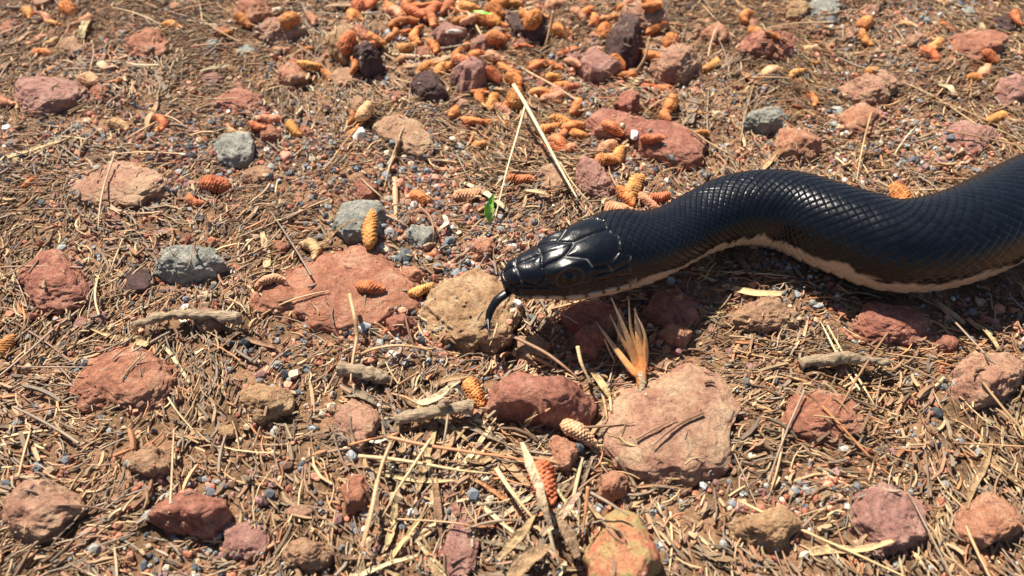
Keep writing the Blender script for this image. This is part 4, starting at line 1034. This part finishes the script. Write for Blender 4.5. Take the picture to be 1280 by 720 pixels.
while k_ < NEED_MORE:
    x, y, px, py = rand_place()
    if random.random() > zone(px, py)[1] / 1.6: continue
    if drop(x, y)[1] and random.random() < 0.75: continue
    if 596 < px < 660 and 280 < py < 405: continue
    inside = 436 < px < 846
    L_ = random.uniform(0.6, 1.6) if inside else random.uniform(1.0, 3.4)
    cn = random.choices(list(NC), [3, 5, 4, 2, 4, 1])[0]
    o = lay(random.choice(NEED), 'pine_needle', x, y, random.uniform(0, 6.28), L_, random.uniform(0.9, 1.5), random.uniform(0.05, 0.2))
    if o is None: continue
    o.color = (*jit(NC[cn], 0.2), 1); k_ += 1
    later(o, f'{"long" if L_ > 1.5 else "short"} {cn} pine needle', 'needle', 'loose pine needles on the ground')

# ---------------------------------------------------------------- leaf scraps, twig, leaf, needle tuft
GL = 'dry leaf scraps in the litter'
blade('dry_leaf', [(513,500),(530,503),(548,495),(562,484),(576,476)], [2,9,11,8,3], M['leaf'], (0.62,0.48,0.31), 'curled pale leaf strip above the broken tan twig', 'leaf', GL, z=[0.5,0.6,0.75,0.85,0.9])
blade('dry_leaf', [(560,480),(572,486),(580,496)], [4,9,4], M['leaf'], (0.66,0.52,0.34), 'small pale leaf chip left of the fat golden cone', 'leaf', GL, z=[0.9,0.8,0.6])
blade('dry_leaf', [(652,553),(660,575),(672,605),(680,634),(690,662)], [5,10,12,10,4], M['leaf'], (0.62,0.46,0.30), 'long pale curled leaf blade left of the reddish cone', 'leaf', GL, z=[0.6,0.95,0.95,0.8,0.5])
blade('dry_leaf', [(668,644),(655,662),(640,680),(622,700)], [3,12,14,8], M['leaf'], (0.46,0.31,0.16), 'pointed tan leaf near the bottom centre', 'leaf', GL, z=[0.8,0.75,0.6,0.4])
blade('dry_leaf', [(690,682),(672,690),(655,703),(636,722)], [6,18,24,14], M['leaf'], (0.38,0.24,0.13), 'broad tan leaf piece at the bottom centre', 'leaf', GL, z=[0.5,0.55,0.5,0.35])
blade('dry_leaf', [(724,616),(712,632),(702,648)], [5,9,6], M['leaf'], (0.58,0.38,0.27), 'pinkish leaf sliver left of orange brown needle', 'leaf', GL, z=[0.7,0.7,0.6])
blade('dry_leaf', [(550,286),(558,278),(554,268)], [2,8,3], M['leaf'], (0.72,0.64,0.50), 'small white seed husk above the blue grey pebbles', 'leaf', GL, z=[0.35,0.45,0.5])
blade('dry_leaf', [(462,552),(472,552),(483,549)], [2,5,2], M['leaf'], (0.75,0.68,0.52), 'white sliver above the long pale yellow needle', 'leaf', GL, z=[0.4,0.45,0.4])
blade('dry_leaf', [(688,245),(676,240),(655,238)], [3,9,3], M['leaf'], (0.50,0.36,0.21), 'tan leaf scrap right of the red orange cone', 'leaf', GL)
blade('dry_leaf', [(700,650),(712,672),(722,696)], [10,16,10], M['leaf'], (0.30,0.19,0.11), 'dark brown leaf strip left of the lichened stone', 'leaf', GL, z=[0.6,0.55,0.4])
m, n, l, b = mat('green_leaf')
c_ = ramp(n, l, noise_node(n, l, 5, 4).outputs['Fac'], [(0.35, (0.14, 0.40, 0.04)), (0.65, (0.30, 0.62, 0.09))]).outputs[0]
l.new(c_, b.inputs['Base Color']); b.inputs['Roughness'].default_value = 0.45; M['green'] = m
lf = blade('green_leaf', [(612,278),(611,268),(613,256),(617,243)], [2,11,12,2], M['green'], (0.2, 0.4, 0.1), 'small bright green leaf left of the thin pale stem', 'leaf', None, z=[0.25,0.45,0.7,0.95], curl=0.5)
blade('green_leaf', [(592,14),(602,16),(614,18)], [3,7,3], M['green'], (0.2, 0.4, 0.1), 'tiny green leaf among orange cones at the top', 'leaf', None, z=[0.8,0.85,0.8], curl=0.3)

def bark_mat():
    m, n, l, b = mat('twig_bark')
    tc = n.new('ShaderNodeTexCoord'); mp = n.new('ShaderNodeMapping'); mp.inputs['Rotation'].default_value = (0, 0, R(12)); mp.inputs['Scale'].default_value = (2, 9, 9)
    t = n.new('ShaderNodeTexNoise'); t.inputs['Scale'].default_value = 1.2; t.inputs['Detail'].default_value = 7; t.inputs['Roughness'].default_value = 0.7
    l.new(tc.outputs['Object'], mp.inputs[0]); l.new(mp.outputs[0], t.inputs['Vector'])
    l.new(ramp(n, l, t.outputs['Fac'], [(0.3, (0.20, 0.13, 0.08)), (0.5, (0.42, 0.31, 0.20)), (0.7, (0.62, 0.50, 0.35))]).outputs[0], b.inputs['Base Color'])
    b.inputs['Roughness'].default_value = 0.85; bump(n, l, b, t.outputs['Fac'], 1.0, 0.16); return m
M['bark'] = bark_mat()
def rough_tube(name, P, Rad, m, seed, amp, parent=None, sides=22, n=60):
    pts = catmull([Vector(p) for p in P], n // (len(P) - 1)); rad = np.interp(np.linspace(0, len(P) - 1, len(pts)), range(len(P)), Rad)
    V, F = sweep(pts, rad, sides); c = np.repeat(pts, sides, 0); d = V - c; ln = np.linalg.norm(d, axis=1, keepdims=True); d /= ln + 1e-9
    V = V + d * (amp * fbm(V * 3, 4, seed) + amp * 0.7 * fbm(V * 9, 3, seed + 2))[:, None]
    N_ = len(pts); fl = F.tolist(); fl.append(list(range(sides - 1, -1, -1))); fl.append([(N_ - 1) * sides + k for k in range(sides)])
    o0 = pts[N_ // 2]; me = bpy.data.meshes.new(name); me.from_pydata((V - o0).tolist(), [], fl)
    me.polygons.foreach_set('use_smooth', [True] * len(fl)); me.update(); me.materials.append(m)
    return under(name, me, parent, o0) if parent else link(name, me, o0)
tw = rough_tube('twig', [at(494,525,.42), at(520,519,.46), at(550,513,.5), at(574,509,.5), at(592,510,.48)], [0.12,0.15,0.14,0.165,0.19], M['bark'], 3, 0.035)
tag(tw, 'broken tan twig with a knobby right end, left of the maroon block', 'twig')
rough_tube('knot', [at(553,512,.55), at(556,504,.72), at(559,500,.84)], [0.11,0.10,0.05], M['bark'], 5, 0.03, tw, 14, 20)
rt = rough_tube('twig', [at(425,462,.3), at(450,466,.36), at(475,472,.34), at(492,476,.2)], [0.15,0.17,0.15,0.07], M['bark'], 9, 0.05)
tag(rt, 'crumbling brown twig stub above and left of the broken tan twig', 'twig')
r2 = rough_tube('twig', [at(1000,455,.25), at(1050,448,.35), at(1110,452,.3)], [0.12,0.14,0.08], M['bark'], 12, 0.04)
tag(r2, 'short twig in front of the snake body, right of tan clod', 'twig')
r3 = rough_tube('twig', [at(170,405,.3), at(230,392,.4), at(300,398,.3)], [0.08,0.12,0.12], M['bark'], 15, 0.04)
tag(r3, 'thin twig at the left below the large grey stone', 'twig')

# the tuft: seven stiff needles from one scaly base
m, n, l, b = mat('tuft_needle')
va = n.new('ShaderNodeAttribute'); va.attribute_name = 'tint'
g1 = noise_node(n, l, 12, 4, 0.6); f_ = ramp(n, l, g1.outputs['Fac'], [(0.3, (0.7, 0.68, 0.65)), (0.6, (1.1, 1.1, 1.1))]).outputs[0]
l.new(mix(n, l, va.outputs['Color'], f_, 1.0, 'MULTIPLY'), b.inputs['Base Color']); b.inputs['Roughness'].default_value = 0.42; M['tuft'] = m
tuft_base = at(804, 474, 0.25)
tuft = bpy.data.objects.new('needle_tuft', None); C.objects.link(tuft); tuft.location = tuft_base
tag(tuft, 'fan shaped tuft of stiff orange needles below the snake neck', 'needle tuft')
TIPS = [((790,462),(768,434),(745,402),0.30,0.55,1.0,11), ((795,455),(784,420),(764,372),0.35,0.9,1.7,11), ((793,450),(778,425),(762,393),0.3,0.7,1.3,9), ((800,450),(789,412),(786,374),0.4,0.95,1.7,10),
        ((803,450),(797,412),(794,384),0.45,1.0,1.5,11), ((806,452),(806,420),(792,386),0.4,1.0,1.5,11), ((807,455),(808,430),(802,402),0.3,0.8,1.3,9)]
for (a, c, e_, z1, z2, z3, wp) in TIPS:
    P = [tuft_base, at(*a, z1), at(*c, z2), at(*e_, z3)]
    pts = catmull(P, 9); nn_ = len(pts); tq = np.linspace(0, 1, nn_)
    rad = np.interp(tq, [0, .25, .6, 1], [0.5, 1.0, 0.75, 0.12]) * wp / 2 * 0.0195
    V, F = sweep(pts, rad, 8, 0.55)
    me = mesh_np('needle', V - np.array(tuft_base), F, True, M['tuft'])
    c3 = np.stack([np.interp(tq, [0, .3, .6, .8, 1], ch) for ch in ([.42,.58,.66,.50,.30],[.15,.23,.38,.34,.22],[.05,.075,.17,.20,.15])], 1)
    colour_attr(me, 'tint', np.repeat(c3, 8, 0))
    under('needle', me, tuft, tuft_base)
V, F = rock_shape(4, 77, 4, 0.85, 0.12)
V = V * np.array([0.12, 0.30, 0.12]) @ np.array(Matrix.Rotation(R(-8), 3, 'Z')).T
me = mesh_np('sheath', V, F, True, M['tuft']); colour_attr(me, 'tint', np.tile([[.36, .15, .06]], (len(V), 1)))
under('sheath', me, tuft, at(802, 474, 0.25))
# its stub of shoot
tube = rough_tube('shoot', [at(801, 468, .3), at(803, 480, .3), at(800, 492, .25)], [0.10, 0.09, 0.06], M['bark'], 21, 0.03, tuft, 12, 20)

# ---------------------------------------------------------------- gravel and litter that nobody could count
def scatter(count, which, per_stone):
    xs, ys = [], []
    need = count
    while need > 0:
        x = rng.uniform(-22, 22, need * 2); y = rng.uniform(3.0, 29, need * 2)
        dep = y * _cp + CAM_H * _sp; px = 640 + FPX * x / dep; py = 360 - FPX * (y * _sp - CAM_H * _cp) / dep
        ok = (px > -40) & (px < 1320) & (py > -40) & (py < 770)
        x, y, px, py = x[ok], y[ok], px[ok], py[ok]
        wgt = np.array([zone(a, b_)[which] for a, b_ in zip(px, py)])
        k = rng.random(len(x)) < np.minimum(1, wgt / 1.3)
        xs.extend(x[k].tolist()); ys.extend(y[k].tolist()); need = count - len(xs)
    xs, ys = np.array(xs[:count]), np.array(ys[:count])
    zs, st = drop_many(xs, ys); st &= (zs - ground_h(xs, ys)) > 0.16
    k = (~st) | (rng.random(len(xs)) < per_stone)
    return xs[k], ys[k], zs[k], st[k]
def clear_of_snake(xs, ys, zs):
    keep = np.ones(len(xs), bool)
    near = np.min(np.hypot(snake_xy[None, :, 0] - xs[:, None], snake_xy[None, :, 1] - ys[:, None]) - snake_r[None] - 0.1, axis=1) < 0
    for i in np.nonzero(near)[0]:
        if under_snake(xs[i], ys[i], zs[i] + 0.12): keep[i] = False
    return keep
# grains
xs, ys, zs, st = scatter(34000, 0, 0.10); k = clear_of_snake(xs, ys, zs); xs, ys, zs, st = xs[k], ys[k], zs[k], st[k]
gs = []
for q in range(10):
    V, F = rock_shape(1, 900 + q, 5, 0.7, 0.16); gs.append((V, F))
gcol = np.array([COL[c] for c in names]); gw = np.array(wts, float); gw /= gw.sum()
Vs, Fs, Cs = [], [], []; off = 0
for i in range(len(xs)):
    V, F = gs[i % 10]; s = float(np.clip(rng.lognormal(-3.0, 0.45), 0.022, 0.14)) * (0.45 if st[i] else 1)
    a = rng.uniform(0, 6.28); ca, sa = math.cos(a), math.sin(a)
    sc_ = s * rng.uniform(0.5, 1.3, 3); W = V * sc_; W = np.stack([W[:, 0] * ca - W[:, 1] * sa, W[:, 0] * sa + W[:, 1] * ca, W[:, 2]], 1) + [xs[i], ys[i], zs[i] + s * 0.35]
    Vs.append(W); Fs.append(F + off); off += len(V)
    c = gcol[rng.choice(len(gcol), p=gw)] * rng.uniform(0.65, 1.2); Cs.append(np.tile(c, (len(V), 1)))
me = mesh_np('gravel', np.concatenate(Vs), np.concatenate(Fs), False, M['gravel']); colour_attr(me, 'tint', np.clip(np.concatenate(Cs), 0, .85))
tag(link('gravel', me), 'fine mixed grey and reddish gravel scattered over the soil', None, None, 'stuff')
# needle bits
xs, ys, zs, st = scatter(36000, 1, 0.04); k = clear_of_snake(xs, ys, zs + 0.1); xs, ys, zs, st = xs[k], ys[k], zs[k], st[k]
lc = np.array([NC[c] for c in ('straw', 'tan', 'brown', 'orange brown', 'grey brown', 'grey brown', 'brown', 'tan')])
N_ = len(xs); Ln = np.clip(rng.lognormal(-1.3, 0.6, N_), 0.08, 1.4); yaw = rng.uniform(0, math.pi, N_) 
# bits lie roughly alike within a patch
yaw = yaw * 0.6 + 2.2 * vnoise(np.stack([xs / 3.5, ys / 3.5, xs * 0], -1), 55)
dx, dy = np.cos(yaw) * Ln / 2, np.sin(yaw) * Ln / 2
za = ground_h(xs - dx, ys - dy); zb = ground_h(xs + dx, ys + dy)
stack = rng.uniform(0.01, 0.20, N_) ** 1.1
za = np.maximum(za, zs - 0.1) + stack + rng.uniform(-0.03, 0.06, N_); zb = np.maximum(zb, zs - 0.1) + stack + rng.uniform(-0.03, 0.06, N_)
zmid = (za + zb) / 2; lift = np.maximum(0, zs + 0.02 - zmid)
A = np.stack([xs - dx, ys - dy, za + lift], 1); B = np.stack([xs + dx, ys + dy, zb + lift], 1)
bow = rng.uniform(-0.16, 0.16, N_) * Ln; perp = np.stack([-np.sin(yaw), np.cos(yaw), np.zeros(N_)], 1)
chip = rng.random(N_) < 0.22; rad = rng.uniform(0.011, 0.028, N_) * np.where(chip, rng.uniform(1.3, 2.6, N_), 1)
rings = []
for t, rs in ((0, 0.9), (0.35, 1.0), (0.7, 0.95), (1.0, 0.6)):
    c = A + (B - A) * t + perp * (bow * 4 * t * (1 - t))[:, None]
    for q in range(4):
        an = q * math.pi / 2 + 0.5
        rings.append(c + perp * (rad * rs * math.cos(an))[:, None] + np.array([0, 0, 1.0]) * (rad * rs * 0.7 * math.sin(an))[:, None])
V = np.stack(rings, 1).reshape(-1, 3)
f0 = []
for i in range(3):
    for q in range(4): f0.append([i * 4 + q, i * 4 + (q + 1) % 4, (i + 1) * 4 + (q + 1) % 4, (i + 1) * 4 + q])
f0 += [[3, 2, 1, 0], [12, 13, 14, 15]]
F = (np.array(f0)[None] + (np.arange(N_) * 16)[:, None, None]).reshape(-1, 4)
me = mesh_np('needle_litter', V, F, False, M['litter'])
cc = lc[rng.integers(0, len(lc), N_)] * rng.uniform(0.38, 1.05, (N_, 1)) ; colour_attr(me, 'tint', np.clip(np.repeat(cc, 16, 0), 0, .8))
tag(link('needle_litter', me), 'thick litter of broken dry pine needles over the soil', None, None, 'stuff')
finish_labels()
print('triangles about', sum(sum(len(p.vertices) - 2 for p in me.polygons) for me in bpy.data.meshes), 'snake', len(snake_me.polygons), 'length', L_SNAKE)
